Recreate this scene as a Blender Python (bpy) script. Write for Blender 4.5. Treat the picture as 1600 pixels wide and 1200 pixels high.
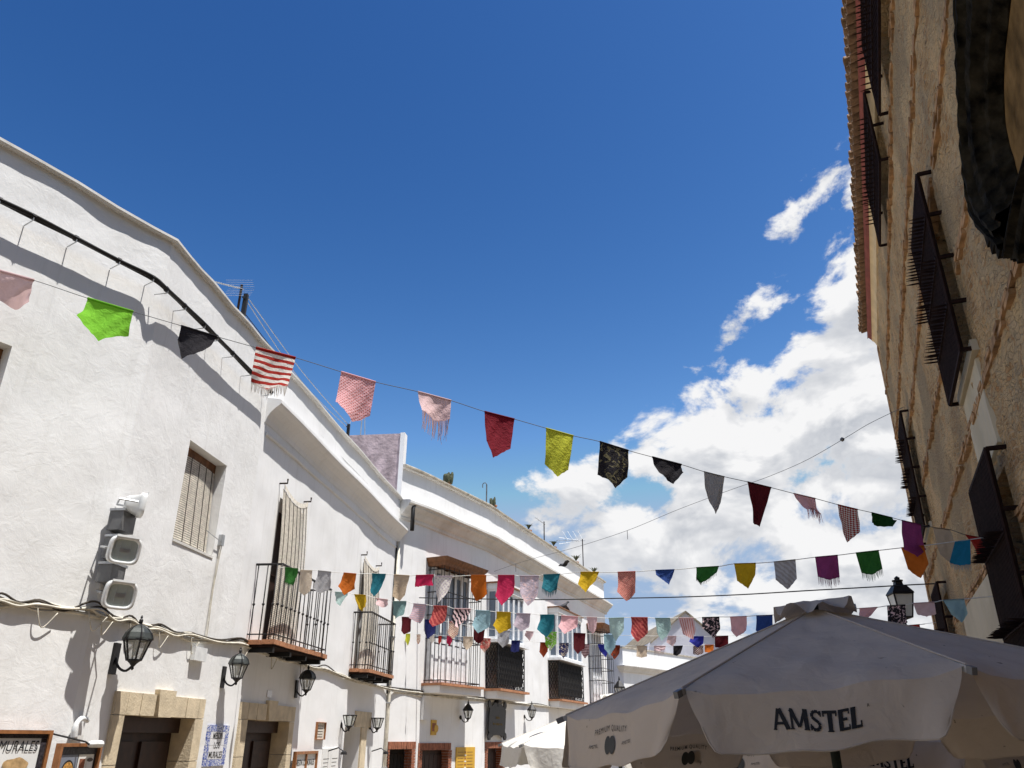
import bpy, bmesh, math, random
import numpy as np
from mathutils import Vector, Matrix
random.seed(7); RNG = np.random.default_rng(11)
for o in list(bpy.data.objects): bpy.data.objects.remove(o)
S = bpy.context.scene
COL = S.collection
R_ = math.radians
# ------------------------------------------------------------------ camera
ZC = 2.1                                   # camera height over the street
FPX, PITCH, ROLL = 1240.7, R_(24.067), R_(.307)
fw = np.array([0, math.cos(PITCH), math.sin(PITCH)])
up0 = np.array([0, -math.sin(PITCH), math.cos(PITCH)]); rt0 = np.array([1., 0, 0])
rt = math.cos(ROLL)*rt0 + math.sin(ROLL)*up0
up = -math.sin(ROLL)*rt0 + math.cos(ROLL)*up0
CAM = np.array([0, 0, ZC])
cam = bpy.data.cameras.new('camera'); cam.sensor_width = 36; cam.lens = FPX/1600*36
cam.clip_start = .05; cam.clip_end = 3000
co = bpy.data.objects.new('camera', cam); COL.objects.link(co)
co.matrix_world = Matrix(((rt[0], up[0], -fw[0], 0), (rt[1], up[1], -fw[1], 0), (rt[2], up[2], -fw[2], ZC), (0, 0, 0, 1)))
S.camera = co
# ------------------------------------------------------------------ sun, sky, exposure
SUN_AZ, SUN_EL = R_(122), R_(71)           # azimuth clockwise from +Y
W = bpy.data.worlds.new('World'); S.world = W; W.use_nodes = True
def build_world():
    nt = W.node_tree; nt.nodes.clear(); N = nt.nodes.new; L = nt.links.new
    out = N('ShaderNodeOutputWorld'); bg = N('ShaderNodeBackground'); bg.inputs['Strength'].default_value = .0911
    L(bg.outputs[0], out.inputs[0])
    sky = N('ShaderNodeTexSky'); sky.sky_type = 'NISHITA'; sky.sun_disc = False
    sky.sun_elevation = SUN_EL; sky.sun_rotation = SUN_AZ; sky.altitude = 150; sky.air_density = 1.0; sky.dust_density = .25; sky.ozone_density = 2.5
    # a clear dry-air sky: steeper, more saturated response than the raw model
    spl = N('ShaderNodeSeparateColor'); L(sky.outputs[0], spl.inputs[0]); hsv = N('ShaderNodeCombineColor')
    for i, (k, e, top) in enumerate(((.300, 3.35, 2.6), (.2816, 2.46, 3.6), (.3095, 1.965, 5.2))):
        pw = N('ShaderNodeMath'); pw.operation = 'POWER'; pw.inputs[1].default_value = e; L(spl.outputs[i], pw.inputs[0])
        ml = N('ShaderNodeMath'); ml.operation = 'MULTIPLY'; ml.inputs[1].default_value = k; L(pw.outputs[0], ml.inputs[0])
        mn = N('ShaderNodeMath'); mn.operation = 'MINIMUM'; mn.inputs[1].default_value = top; L(ml.outputs[0], mn.inputs[0]); L(mn.outputs[0], hsv.inputs[i])
    tc = N('ShaderNodeTexCoord'); sep = N('ShaderNodeSeparateXYZ')
    L(tc.outputs['Generated'], sep.inputs[0])
    def m(op, a, b=None, c=None, clamp=False):
        n = N('ShaderNodeMath'); n.operation = op; n.use_clamp = clamp
        for i, v in enumerate((a, b, c)):
            if v is None: continue
            if isinstance(v, (int, float)): n.inputs[i].default_value = v
            else: L(v, n.inputs[i])
        return n.outputs[0]
    el = m('ARCSINE', sep.outputs['Z'])                     # elevation in radians
    az = m('ARCTAN2', sep.outputs['X'], sep.outputs['Y'])   # azimuth from +Y
    # the cumulus field: its top rises towards azimuth 55 degrees
    t = m('DIVIDE', m('SUBTRACT', az, R_(42)), R_(28))
    lim = m('ADD', m('MULTIPLY', m('EXPONENT', m('MULTIPLY', m('MULTIPLY', t, t), -1.0)), R_(33.5)), R_(11.5))
    def noise(scale, det, rough, off=(0, 0, 0), zs=1.6, dist=0.):
        mp = N('ShaderNodeMapping'); mp.inputs['Location'].default_value = off; mp.inputs['Scale'].default_value = (1, 1, zs)
        L(tc.outputs['Generated'], mp.inputs[0])
        n = N('ShaderNodeTexNoise'); n.inputs['Scale'].default_value = scale; n.inputs['Detail'].default_value = det
        n.inputs['Roughness'].default_value = rough; n.inputs['Distortion'].default_value = dist
        L(mp.outputs[0], n.inputs['Vector']); return n.outputs['Fac']
    OFF = (3.7, 1.2, .4)
    n1 = noise(7.5, 9, .60, OFF, dist=.25)
    # the same field sampled a little towards the sun: lit sides against shaded undersides
    sd = (math.sin(SUN_AZ)*math.cos(SUN_EL), math.cos(SUN_AZ)*math.cos(SUN_EL), math.sin(SUN_EL))
    n2 = noise(7.5, 4, .55, (OFF[0]+.012*sd[0]+.010, OFF[1]+.012*sd[1], OFF[2]+.055*sd[2]), dist=.25)
    big = noise(2.6, 3, .5, (1.1, 5.2, .3), zs=1.5)
    cov = m('DIVIDE', m('SUBTRACT', lim, el), R_(13))
    cov = m('MULTIPLY', cov, m('ADD', 1.0, m('MULTIPLY', m('LESS_THAN', cov, 0.0), 2.4)))   # thins out fast above the bank
    cov = m('MINIMUM', m('MAXIMUM', cov, -2.2), .78)
    f = m('ADD', m('MULTIPLY', cov, .19), m('ADD', n1, m('MULTIPLY', m('SUBTRACT', big, .5), .30)))
    mask = N('ShaderNodeMapRange'); mask.interpolation_type = 'SMOOTHSTEP'
    mask.inputs['From Min'].default_value = .505; mask.inputs['From Max'].default_value = .600
    L(f, mask.inputs['Value'])
    lit = N('ShaderNodeMapRange'); lit.inputs['From Min'].default_value = -.07; lit.inputs['From Max'].default_value = .07
    L(m('SUBTRACT', n1, n2), lit.inputs['Value'])
    thick = N('ShaderNodeMapRange'); thick.inputs['From Min'].default_value = .58; thick.inputs['From Max'].default_value = .86
    L(f, thick.inputs['Value'])
    shade = m('MULTIPLY', m('SUBTRACT', 1.0, lit.outputs[0], clamp=True), m('ADD', m('MULTIPLY', thick.outputs[0], .6), .42), clamp=True)
    cc = N('ShaderNodeMix'); cc.data_type = 'RGBA'
    cc.inputs['A'].default_value = (6.9, 6.9, 6.95, 1); cc.inputs['B'].default_value = (2.5, 2.8, 3.35, 1)
    L(shade, cc.inputs['Factor'])
    mx = N('ShaderNodeMix'); mx.data_type = 'RGBA'
    L(mask.outputs[0], mx.inputs['Factor']); L(hsv.outputs[0], mx.inputs['A']); L(cc.outputs['Result'], mx.inputs['B'])
    L(mx.outputs['Result'], bg.inputs['Color'])
build_world()
sl = bpy.data.lights.new('sun', 'SUN'); sl.energy = 5.0; sl.angle = R_(.53); sl.color = (1, .965, .915)
so = bpy.data.objects.new('sun', sl); COL.objects.link(so)
sdir = Vector((math.sin(SUN_AZ)*math.cos(SUN_EL), math.cos(SUN_AZ)*math.cos(SUN_EL), math.sin(SUN_EL)))
so.rotation_euler = sdir.to_track_quat('Z', 'Y').to_euler(); so.location = (20, -20, 40)
S.view_settings.view_transform = 'Standard'; S.view_settings.look = 'None'
S.view_settings.exposure = .56; S.view_settings.gamma = 1; S.view_settings.use_curve_mapping = False
S.render.engine = 'CYCLES'; S.cycles.max_bounces = 5; S.cycles.diffuse_bounces = 3; S.cycles.transparent_max_bounces = 6

# ------------------------------------------------------------------ helpers
def A(*v): return np.array(v, float)
UZ = A(0, 0, 1)
def ray(px, py): return rt*(px-800)/FPX - up*(py-600)/FPX + fw
class Frame:
    """a vertical facade: s along it, z up from the street, o outward to the street"""
    def __init__(f, P0, az, side=1):
        a = R_(az); f.u = A(math.sin(a), math.cos(a), 0); f.n = side*A(math.cos(a), -math.sin(a), 0); f.P0 = A(P0[0], P0[1], 0); f.az = a; f.side = side
    def p(f, s, z, o=0.): return f.P0 + f.u*s + f.n*o + UZ*z
    def px(f, x, y, o=0.):
        d = ray(x, y); P = CAM + d*(((f.P0+f.n*o-CAM)@f.n)/(d@f.n)); return float((P-f.P0)@f.u), float(P[2])
    def pt(f, x, y, o=0.): s, z = f.px(x, y, o); return f.p(s, z, o)
    def rot(f): return math.atan2(f.u[1], f.u[0])       # rotation that turns +X into u
def on_plane(x, y, P, n):
    d = ray(x, y); return CAM + d*(((A(*P)-CAM)@n)/(d@n))
def wloc(o):
    v = A(0, 0, 0)
    while o is not None: v = v + A(*o.location); o = o.parent
    return v
def thing(name, label, cat, loc=(0, 0, 0), group=None):
    o = bpy.data.objects.new(name, None); COL.objects.link(o); o.location = Vector(loc); o.empty_display_size = .2
    o['label'] = label; o['category'] = cat
    if group: o['group'] = group
    return o
def tag(o, label=None, cat=None, group=None, kind=None):
    if label: o['label'] = label
    if cat: o['category'] = cat
    if group: o['group'] = group
    if kind: o['kind'] = kind
    return o
class MB:
    def __init__(b): b.v = []; b.f = []; b.n = 0; b.uv = None
    def add(b, vs, fs):
        vs = np.asarray(vs, float).reshape(-1, 3); b.v.append(vs)
        b.f += [tuple(i+b.n for i in f) for f in fs]; b.n += len(vs); return b
    def box(b, F, s0, s1, z0, z1, o0, o1):
        vs = [F.p(s, z, o) for o in (o0, o1) for z in (z0, z1) for s in (s0, s1)]
        return b.hexa(vs)
    def hexa(b, vs):
        return b.add(vs, [(0, 1, 3, 2), (4, 6, 7, 5), (0, 4, 5, 1), (2, 3, 7, 6), (0, 2, 6, 4), (1, 5, 7, 3)])
    def bar(b, P, Q, w, h=None, side=None):
        """rectangular bar from P to Q"""
        P, Q = A(*P), A(*Q); h = h or w; d = Q-P; d /= np.linalg.norm(d)+1e-12
        a = side if side is not None else (A(0, 0, 1) if abs(d[2]) < .9 else A(1, 0, 0))
        e = np.cross(d, a); e /= np.linalg.norm(e); g = np.cross(e, d)
        return b.hexa([X + e*w/2*i + g*h/2*j for X in (P, Q) for j in (-1, 1) for i in (-1, 1)])
    def tube(b, pts, r, k=6, cap=True):
        pts = [A(*p) for p in pts]; n = len(pts); rs = r if hasattr(r, '__len__') else [r]*n
        ref = None; vs = []
        for i, p in enumerate(pts):
            d = pts[min(i+1, n-1)] - pts[max(i-1, 0)]; d /= np.linalg.norm(d)+1e-12
            if ref is None: ref = A(0, 0, 1) if abs(d[2]) < .9 else A(1, 0, 0)
            e = np.cross(d, ref); e /= np.linalg.norm(e)+1e-12; g = np.cross(e, d); ref = g
            for j in range(k):
                a = 2*math.pi*j/k; vs.append(p + rs[i]*(e*math.cos(a)+g*math.sin(a)))
        fs = [(i*k+j, i*k+(j+1) % k, (i+1)*k+(j+1) % k, (i+1)*k+j) for i in range(n-1) for j in range(k)]
        if cap: fs += [tuple(range(k))[::-1], tuple(range((n-1)*k, n*k))]
        return b.add(vs, fs)
    def lathe(b, P, prof, k=12, ax=None, rot=0.):
        """prof: (radius, height) pairs, around a vertical axis (or axis ax) through P"""
        P = A(*P); z = UZ if ax is None else A(*ax)/np.linalg.norm(ax)
        e = np.cross(z, A(0, 1, 0) if abs(z[1]) < .9 else A(1, 0, 0)); e /= np.linalg.norm(e); g = np.cross(z, e)
        vs = [P + z*h + r*(e*math.cos(rot+2*math.pi*j/k)+g*math.sin(rot+2*math.pi*j/k)) for r, h in prof for j in range(k)]
        n = len(prof)
        fs = [(i*k+j, i*k+(j+1) % k, (i+1)*k+(j+1) % k, (i+1)*k+j) for i in range(n-1) for j in range(k)]
        fs += [tuple(range(k))[::-1], tuple(range((n-1)*k, n*k))]
        return b.add(vs, fs)
    def grid(b, P):
        P = np.asarray(P, float); r, c = P.shape[:2]
        return b.add(P.reshape(-1, 3), [(i*c+j, i*c+j+1, (i+1)*c+j+1, (i+1)*c+j) for i in range(r-1) for j in range(c-1)])
    def sweep(b, path, prof, up=UZ, closed=False):
        """path: list of (point, outward) ; prof: (out, z) pairs, swept along the path"""
        G = [[A(*p)+A(*o)*a+UZ*h for a, h in prof] for p, o in path]
        if closed: G.append(G[0])
        b.grid(G)
        if not closed: b.add(G[0], [tuple(range(len(prof)))[::-1]]); b.add(G[-1], [tuple(range(len(prof)))])
        return b
    def build(b, name, mat, parent=None, smooth=False, uv=None):
        V = np.concatenate(b.v); V = V - (wloc(parent) if parent is not None else 0)
        me = bpy.data.meshes.new(name); me.from_pydata(V.tolist(), [], b.f)
        if smooth: me.polygons.foreach_set('use_smooth', [True]*len(me.polygons))
        if uv is not None:
            l = me.uv_layers.new(name='UVMap'); idx = np.empty(len(me.loops), np.int32); me.loops.foreach_get('vertex_index', idx)
            l.data.foreach_set('uv', np.asarray(uv, np.float32)[idx].ravel())
        me.materials.append(mat); me.update()
        o = bpy.data.objects.new(name, me); COL.objects.link(o)
        if parent is not None: o.parent = parent
        return o
def inst(me, name, parent, loc, rz=0., scale=None):
    o = bpy.data.objects.new(name, me); COL.objects.link(o)
    o.location = Vector(A(*loc) - (wloc(parent) if parent is not None else 0)); o.rotation_euler = (0, 0, rz)
    if scale: o.scale = scale
    o.parent = parent; return o
def local_mesh(name, fill, mat, smooth=False):
    b = MB(); fill(b); V = np.concatenate(b.v); me = bpy.data.meshes.new(name); me.from_pydata(V.tolist(), [], b.f)
    if smooth: me.polygons.foreach_set('use_smooth', [True]*len(me.polygons))
    me.materials.append(mat); return me
LF = Frame((0, 0), 90, 1)     # a frame with u=+X, n=-Y ; z up
def box0(b, x0, x1, y0, y1, z0, z1):
    return b.hexa([A(x, y, z) for y in (y0, y1) for z in (z0, z1) for x in (x0, x1)])
def vnoise(x, y, seed=0):
    g = np.random.default_rng(seed).random((256, 256)); xi = np.floor(x).astype(int); yi = np.floor(y).astype(int)
    fx = x-xi; fy = y-yi; fx = fx*fx*(3-2*fx); fy = fy*fy*(3-2*fy)
    a = g[xi % 256, yi % 256]; b_ = g[(xi+1) % 256, yi % 256]; c = g[xi % 256, (yi+1) % 256]; d = g[(xi+1) % 256, (yi+1) % 256]
    return (a*(1-fx)+b_*fx)*(1-fy)+(c*(1-fx)+d*fx)*fy-.5
def fbm(x, y, seed=0, oct=4, gain=.5):
    v = 0; a = 1.
    for i in range(oct): v = v + a*vnoise(x*2**i+17*i, y*2**i+5*i, seed+i); a *= gain
    return v
# ------------------------------------------------------------------ materials
def mat_new(name):
    m = bpy.data.materials.new(name); m.use_nodes = True; nt = m.node_tree; return m, nt, nt.nodes['Principled BSDF']
def nn(nt, t, **kw):
    n = nt.nodes.new(t)
    for k, v in kw.items():
        if k in n.inputs: n.inputs[k].default_value = v
        else: setattr(n, k, v)
    return n
def simple(name, col, rough=.6, metal=0., var=.12, scale=9., bump=.0, bscale=60., spec=.4):
    m, nt, p = mat_new(name); L = nt.links.new
    g = nn(nt, 'ShaderNodeNewGeometry'); n = nn(nt, 'ShaderNodeTexNoise', Scale=scale, Detail=5.)
    L(g.outputs['Position'], n.inputs['Vector'])
    r = nn(nt, 'ShaderNodeMapRange'); r.inputs['From Min'].default_value = .3; r.inputs['From Max'].default_value = .7
    r.inputs['To Min'].default_value = 1-var; r.inputs['To Max'].default_value = 1+var; L(n.outputs['Fac'], r.inputs['Value'])
    mx = nn(nt, 'ShaderNodeVectorMath', operation='SCALE'); mx.inputs[0].default_value = col[:3]; L(r.outputs[0], mx.inputs['Scale'])
    L(mx.outputs[0], p.inputs['Base Color']); p.inputs['Roughness'].default_value = rough; p.inputs['Metallic'].default_value = metal
    p.inputs['Specular IOR Level'].default_value = spec
    if bump:
        n2 = nn(nt, 'ShaderNodeTexNoise', Scale=bscale, Detail=4.); L(g.outputs['Position'], n2.inputs['Vector'])
        b = nn(nt, 'ShaderNodeBump', Strength=bump, Distance=.02); L(n2.outputs['Fac'], b.inputs['Height']); L(b.outputs[0], p.inputs['Normal'])
    return m
def plaster(name, c1=(.83, .83, .82), c2=(.72, .715, .69), dirt=.25, rough_amt=1., seed=0.):
    m, nt, p = mat_new(name); L = nt.links.new
    g = nn(nt, 'ShaderNodeNewGeometry'); mp = nn(nt, 'ShaderNodeMapping'); mp.inputs['Location'].default_value = (seed, seed*.7, seed*.3)
    L(g.outputs['Position'], mp.inputs['Vector']); P = mp.outputs[0]
    a = nn(nt, 'ShaderNodeTexNoise', Scale=1.1, Detail=5., Roughness=.62); L(P, a.inputs['Vector'])
    ra = nn(nt, 'ShaderNodeMapRange'); ra.inputs['From Min'].default_value = .40; ra.inputs['From Max'].default_value = .72; L(a.outputs['Fac'], ra.inputs['Value'])
    c = nn(nt, 'ShaderNodeMix', data_type='RGBA'); c.inputs['A'].default_value = (*c1, 1); c.inputs['B'].default_value = (*c2, 1); L(ra.outputs[0], c.inputs['Factor'])
    # rain streaks: noise stretched down the wall
    st = nn(nt, 'ShaderNodeMapping'); st.inputs['Scale'].default_value = (7, 7, .55); L(P, st.inputs['Vector'])
    s = nn(nt, 'ShaderNodeTexNoise', Scale=1.3, Detail=4., Roughness=.7); L(st.outputs[0], s.inputs['Vector'])
    rs = nn(nt, 'ShaderNodeMapRange'); rs.inputs['From Min'].default_value = .53; rs.inputs['From Max'].default_value = .76
    rs.inputs['To Max'].default_value = dirt; L(s.outputs['Fac'], rs.inputs['Value'])
    d = nn(nt, 'ShaderNodeMix', data_type='RGBA'); d.inputs['B'].default_value = (.42, .40, .36, 1); L(c.outputs['Result'], d.inputs['A']); L(rs.outputs[0], d.inputs['Factor'])
    # flaked specks
    k = nn(nt, 'ShaderNodeTexNoise', Scale=13., Detail=4., Roughness=.75); L(P, k.inputs['Vector'])
    rk = nn(nt, 'ShaderNodeMapRange'); rk.inputs['From Min'].default_value = .725; rk.inputs['From Max'].default_value = .77; rk.inputs['To Max'].default_value = .55; L(k.outputs['Fac'], rk.inputs['Value'])
    e = nn(nt, 'ShaderNodeMix', data_type='RGBA'); e.inputs['B'].default_value = (.38, .35, .30, 1); L(d.outputs['Result'], e.inputs['A']); L(rk.outputs[0], e.inputs['Factor'])
    L(e.outputs['Result'], p.inputs['Base Color']); p.inputs['Roughness'].default_value = .92; p.inputs['Specular IOR Level'].default_value = .15
    # lime-wash relief: lumps, trowel marks, cracks
    w = nn(nt, 'ShaderNodeTexNoise', Scale=1.6, Detail=3.); L(P, w.inputs['Vector'])
    wv = nn(nt, 'ShaderNodeVectorMath', operation='MULTIPLY_ADD'); wv.inputs[1].default_value = (.35, .35, .35); L(w.outputs['Color'], wv.inputs[0]); L(P, wv.inputs[2])
    b1 = nn(nt, 'ShaderNodeTexNoise', Scale=6.5, Detail=6., Roughness=.66, Distortion=.35); L(wv.outputs[0], b1.inputs['Vector'])
    b2 = nn(nt, 'ShaderNodeTexVoronoi', feature='DISTANCE_TO_EDGE', Scale=1.7); L(wv.outputs[0], b2.inputs['Vector'])
    rb = nn(nt, 'ShaderNodeMapRange'); rb.inputs['From Max'].default_value = .012; rb.inputs['To Min'].default_value = -.09; rb.inputs['To Max'].default_value = 0; L(b2.outputs['Distance'], rb.inputs['Value'])
    # cracks only show in places
    ck = nn(nt, 'ShaderNodeMapRange'); ck.inputs['From Min'].default_value = .58; ck.inputs['From Max'].default_value = .66; L(w.outputs['Fac'], ck.inputs['Value'])
    ml = nn(nt, 'ShaderNodeMath', operation='MULTIPLY'); L(rb.outputs[0], ml.inputs[0]); L(ck.outputs[0], ml.inputs[1])
    ad = nn(nt, 'ShaderNodeMath', operation='ADD'); L(b1.outputs['Fac'], ad.inputs[0]); L(ml.outputs[0], ad.inputs[1])
    bp = nn(nt, 'ShaderNodeBump', Strength=.30*rough_amt, Distance=.022); L(ad.outputs[0], bp.inputs['Height']); L(bp.outputs[0], p.inputs['Normal'])
    return m
M = {}
M['white'] = plaster('lime_wash_white', (.83, .83, .82), (.75, .745, .725), .20)
M['white2'] = plaster('lime_wash_smooth', (.84, .84, .835), (.77, .77, .76), .18, .35, 4.)
M['white3'] = plaster('lime_wash_house', (.83, .83, .825), (.75, .745, .73), .22, .5, 9.)
M['trim'] = plaster('weathered_trim', (.72, .71, .68), (.55, .535, .50), .45, .5, 2.)
M['lilac'] = simple('lilac_render', (.45, .36, .375), .95, var=.42, scale=3.4, bump=.9, bscale=13)
M['greyrender'] = plaster('grey_render', (.50, .49, .52), (.38, .37, .40), .6, .8, 3.)
M['coping'] = simple('old_coping', (.46, .42, .35), .9, var=.35, scale=6, bump=.4)
M['iron'] = simple('black_iron', (.016, .015, .016), .5, .3, .3)
M['rust'] = simple('rusty_iron', (.020, .010, .0075), .9, 0., .4, 14, spec=.1)
M['timber'] = simple('brown_timber', (.20, .085, .035), .65, var=.35, scale=12, bump=.3)
M['darkdoor'] = simple('dark_door_wood', (.032, .013, .008), .6, var=.35, scale=10)
M['greydoor'] = simple('grey_door', (.55, .56, .58), .6)
M['sandstone'] = simple('sandstone', (.62, .52, .365), .9, var=.16, scale=7, bump=.25, bscale=45)
M['terracotta'] = simple('terracotta', (.42, .19, .095), .85, var=.25, scale=11, bump=.3)
M['brick'] = simple('red_brick', (.30, .115, .065), .9, var=.3, scale=13, bump=.3)
M['cane'] = simple('cane_slat', (.70, .65, .56), .8, var=.2, scale=20)
M['cord'] = simple('dark_cord', (.05, .04, .03), .8)
M['cable'] = simple('black_cable', (.012, .012, .013), .6)
M['paleca'] = simple('painted_cable', (.60, .56, .47), .8, var=.25)
M['whitemetal'] = simple('white_enamel', (.72, .73, .72), .4)
M['greymetal'] = simple('grey_metal', (.16, .16, .16), .5, .4, .2)
M['galv'] = simple('galvanised', (.42, .43, .44), .45, .7, .15)
M['whiteframe'] = simple('white_frame', (.78, .79, .80), .45)
M['shadow'] = simple('dark_room', (.015, .013, .012), .9)  # near-black, also used for the shade painted behind the mirador lattice
M['curtain'] = simple('net_curtain', (.62, .65, .70), .9)
M['string'] = simple('white_string', (.70, .70, .66), .8)
M['darkstring'] = simple('dark_string', (.10, .10, .10), .8)
M['pole'] = simple('green_pole', (.035, .045, .035), .4, .3)
M['ink'] = simple('black_print', (.012, .012, .013), .8, var=.05)
M['inkgrey'] = simple('faded_print', (.06, .06, .055), .85, var=.1)
M['paper'] = simple('paper_white', (.78, .78, .76), .6, var=.04)
M['blueglaze'] = simple('blue_glaze', (.045, .075, .32), .25, var=.35, scale=40)
M['whiteglaze'] = simple('white_glaze', (.72, .72, .74), .2, var=.05)
M['yellowpanel'] = simple('yellow_panel', (.62, .36, .035), .5, var=.06)
M['plantgreen'] = simple('cactus_green', (.075, .085, .045), .8, var=.4, scale=18)
M['bird'] = simple('bird_grey', (.035, .035, .042), .7)
M['tile'] = simple('roof_tile', (.30, .19, .11), .9, var=.4, scale=5, bump=.4)
M['redband'] = simple('red_paint', (.23, .055, .035), .85, var=.2, scale=4)
M['cream'] = simple('cream_paint', (.66, .49, .27), .85, var=.12, scale=3)
M['creamwall'] = plaster('cream_plaster', (.55, .47, .33), (.42, .36, .25), .4, .35, 8.)
M['mossy'] = None
def glass(name, col=(.55, .60, .66), alpha=.35):
    m, nt, p = mat_new(name); p.inputs['Base Color'].default_value = (*col, 1); p.inputs['Roughness'].default_value = .08
    p.inputs['Alpha'].default_value = alpha; return m
M['glass'] = glass('lamp_glass', (.62, .64, .58), .42)
M['wglass'] = glass('window_glass', (.16, .21, .28), .72)
def m_church():
    m, nt, p = mat_new('rubble_masonry'); L = nt.links.new
    g = nn(nt, 'ShaderNodeNewGeometry'); P = g.outputs['Position']
    w = nn(nt, 'ShaderNodeTexNoise', Scale=2.2, Detail=4.); L(P, w.inputs['Vector'])
    wv = nn(nt, 'ShaderNodeVectorMath', operation='MULTIPLY_ADD'); wv.inputs[1].default_value = (.18, .18, .18); L(w.outputs['Color'], wv.inputs[0]); L(P, wv.inputs[2])
    v = nn(nt, 'ShaderNodeTexVoronoi', Scale=10.); sc = nn(nt, 'ShaderNodeMapping'); sc.inputs['Scale'].default_value = (1, 1, 2.1); L(wv.outputs[0], sc.inputs[0]); L(sc.outputs[0], v.inputs['Vector'])
    ve = nn(nt, 'ShaderNodeTexVoronoi', feature='DISTANCE_TO_EDGE', Scale=10.); L(sc.outputs[0], ve.inputs['Vector'])
    cr = nn(nt, 'ShaderNodeValToRGB'); e = cr.color_ramp.elements
    e[0].position = 0; e[0].color = (.60, .48, .32, 1); e[1].position = 1; e[1].color = (.52, .43, .31, 1)
    for q, c in ((.22, (.66, .54, .38)), (.42, (.50, .42, .32)), (.60, (.66, .50, .31)), (.80, (.52, .31, .16)), (.88, (.62, .52, .38))):
        x = e.new(q); x.color = (*c, 1)
    sp = nn(nt, 'ShaderNodeSeparateColor'); L(v.outputs['Color'], sp.inputs[0]); L(sp.outputs[0], cr.inputs[0])
    du = nn(nt, 'ShaderNodeVectorMath', operation='DOT_PRODUCT'); du.inputs[1].default_value = (math.sin(R_(23.14)), math.cos(R_(23.14)), 0); L(wv.outputs[0], du.inputs[0])
    sz = nn(nt, 'ShaderNodeSeparateXYZ'); L(wv.outputs[0], sz.inputs[0]); cb = nn(nt, 'ShaderNodeCombineXYZ'); L(du.outputs['Value'], cb.inputs[0]); L(sz.outputs[2], cb.inputs[1])
    bk = nn(nt, 'ShaderNodeTexBrick', Scale=3.6); bk.inputs['Mortar Size'].default_value = .035; bk.inputs['Mortar Smooth'].default_value = .6
    bk.inputs['Color1'].default_value = (.66, .46, .25, 1); bk.inputs['Color2'].default_value = (.40, .23, .11, 1); bk.inputs['Mortar'].default_value = (.60, .52, .40, 1); L(cb.outputs[0], bk.inputs['Vector'])
    bn = nn(nt, 'ShaderNodeTexNoise', Scale=.75, Detail=3.); bo = nn(nt, 'ShaderNodeMapping'); bo.inputs['Location'].default_value = (9, 3, 1); L(P, bo.inputs[0]); L(bo.outputs[0], bn.inputs['Vector'])
    br = nn(nt, 'ShaderNodeMapRange'); br.inputs['From Min'].default_value = .47; br.inputs['From Max'].default_value = .55; br.inputs['To Max'].default_value = .85; L(bn.outputs['Fac'], br.inputs['Value'])
    bx = nn(nt, 'ShaderNodeMix', data_type='RGBA'); L(cr.outputs[0], bx.inputs['A']); L(bk.outputs['Color'], bx.inputs['B']); L(br.outputs[0], bx.inputs['Factor'])
    pl = nn(nt, 'ShaderNodeTexNoise', Scale=.9, Detail=7., Roughness=.65); L(P, pl.inputs['Vector'])
    rp = nn(nt, 'ShaderNodeMapRange'); rp.inputs['From Min'].default_value = .44; rp.inputs['From Max'].default_value = .58; rp.inputs['To Max'].default_value = .6; L(pl.outputs['Fac'], rp.inputs['Value'])
    pm = nn(nt, 'ShaderNodeMix', data_type='RGBA'); pm.inputs['B'].default_value = (.84, .67, .44, 1); L(bx.outputs['Result'], pm.inputs['A']); L(rp.outputs[0], pm.inputs['Factor'])
    mo = nn(nt, 'ShaderNodeMapRange'); mo.inputs['From Max'].default_value = .045; mo.inputs['To Min'].default_value = .3; mo.inputs['To Max'].default_value = 0; L(ve.outputs['Distance'], mo.inputs['Value'])
    mm = nn(nt, 'ShaderNodeMix', data_type='RGBA'); mm.inputs['B'].default_value = (.52, .44, .33, 1); L(pm.outputs['Result'], mm.inputs['A']); L(mo.outputs[0], mm.inputs['Factor'])
    # dark specks that are also sunk as pits, and grey weathering
    bl = nn(nt, 'ShaderNodeTexNoise', Scale=15., Detail=6., Roughness=.72); L(P, bl.inputs['Vector'])
    rb = nn(nt, 'ShaderNodeMapRange'); rb.inputs['From Min'].default_value = .58; rb.inputs['From Max'].default_value = .68; rb.inputs['To Max'].default_value = .85; L(bl.outputs['Fac'], rb.inputs['Value'])
    bm = nn(nt, 'ShaderNodeMix', data_type='RGBA'); bm.inputs['B'].default_value = (.085, .07, .052, 1); L(mm.outputs['Result'], bm.inputs['A']); L(rb.outputs[0], bm.inputs['Factor'])
    gr = nn(nt, 'ShaderNodeTexNoise', Scale=.55, Detail=5.); L(P, gr.inputs['Vector'])
    rg = nn(nt, 'ShaderNodeMapRange'); rg.inputs['From Min'].default_value = .50; rg.inputs['From Max'].default_value = .63; rg.inputs['To Max'].default_value = .72; L(gr.outputs['Fac'], rg.inputs['Value'])
    gm = nn(nt, 'ShaderNodeMix', data_type='RGBA'); gm.inputs['B'].default_value = (.37, .32, .25, 1); L(bm.outputs['Result'], gm.inputs['A']); L(rg.outputs[0], gm.inputs['Factor'])
    ti = nn(nt, 'ShaderNodeVectorMath', operation='MULTIPLY'); ti.inputs[1].default_value = (1.02, .89, .70); L(gm.outputs['Result'], ti.inputs[0])
    L(ti.outputs[0], p.inputs['Base Color']); p.inputs['Roughness'].default_value = .95; p.inputs['Specular IOR Level'].default_value = .1
    hs = nn(nt, 'ShaderNodeMapRange'); hs.inputs['From Max'].default_value = .10; hs.inputs['To Max'].default_value = .4; L(ve.outputs['Distance'], hs.inputs['Value'])
    h2 = nn(nt, 'ShaderNodeMath', operation='MULTIPLY_ADD'); h2.inputs[1].default_value = -1.2; L(bl.outputs['Fac'], h2.inputs[0]); L(hs.outputs[0], h2.inputs[2])
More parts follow.
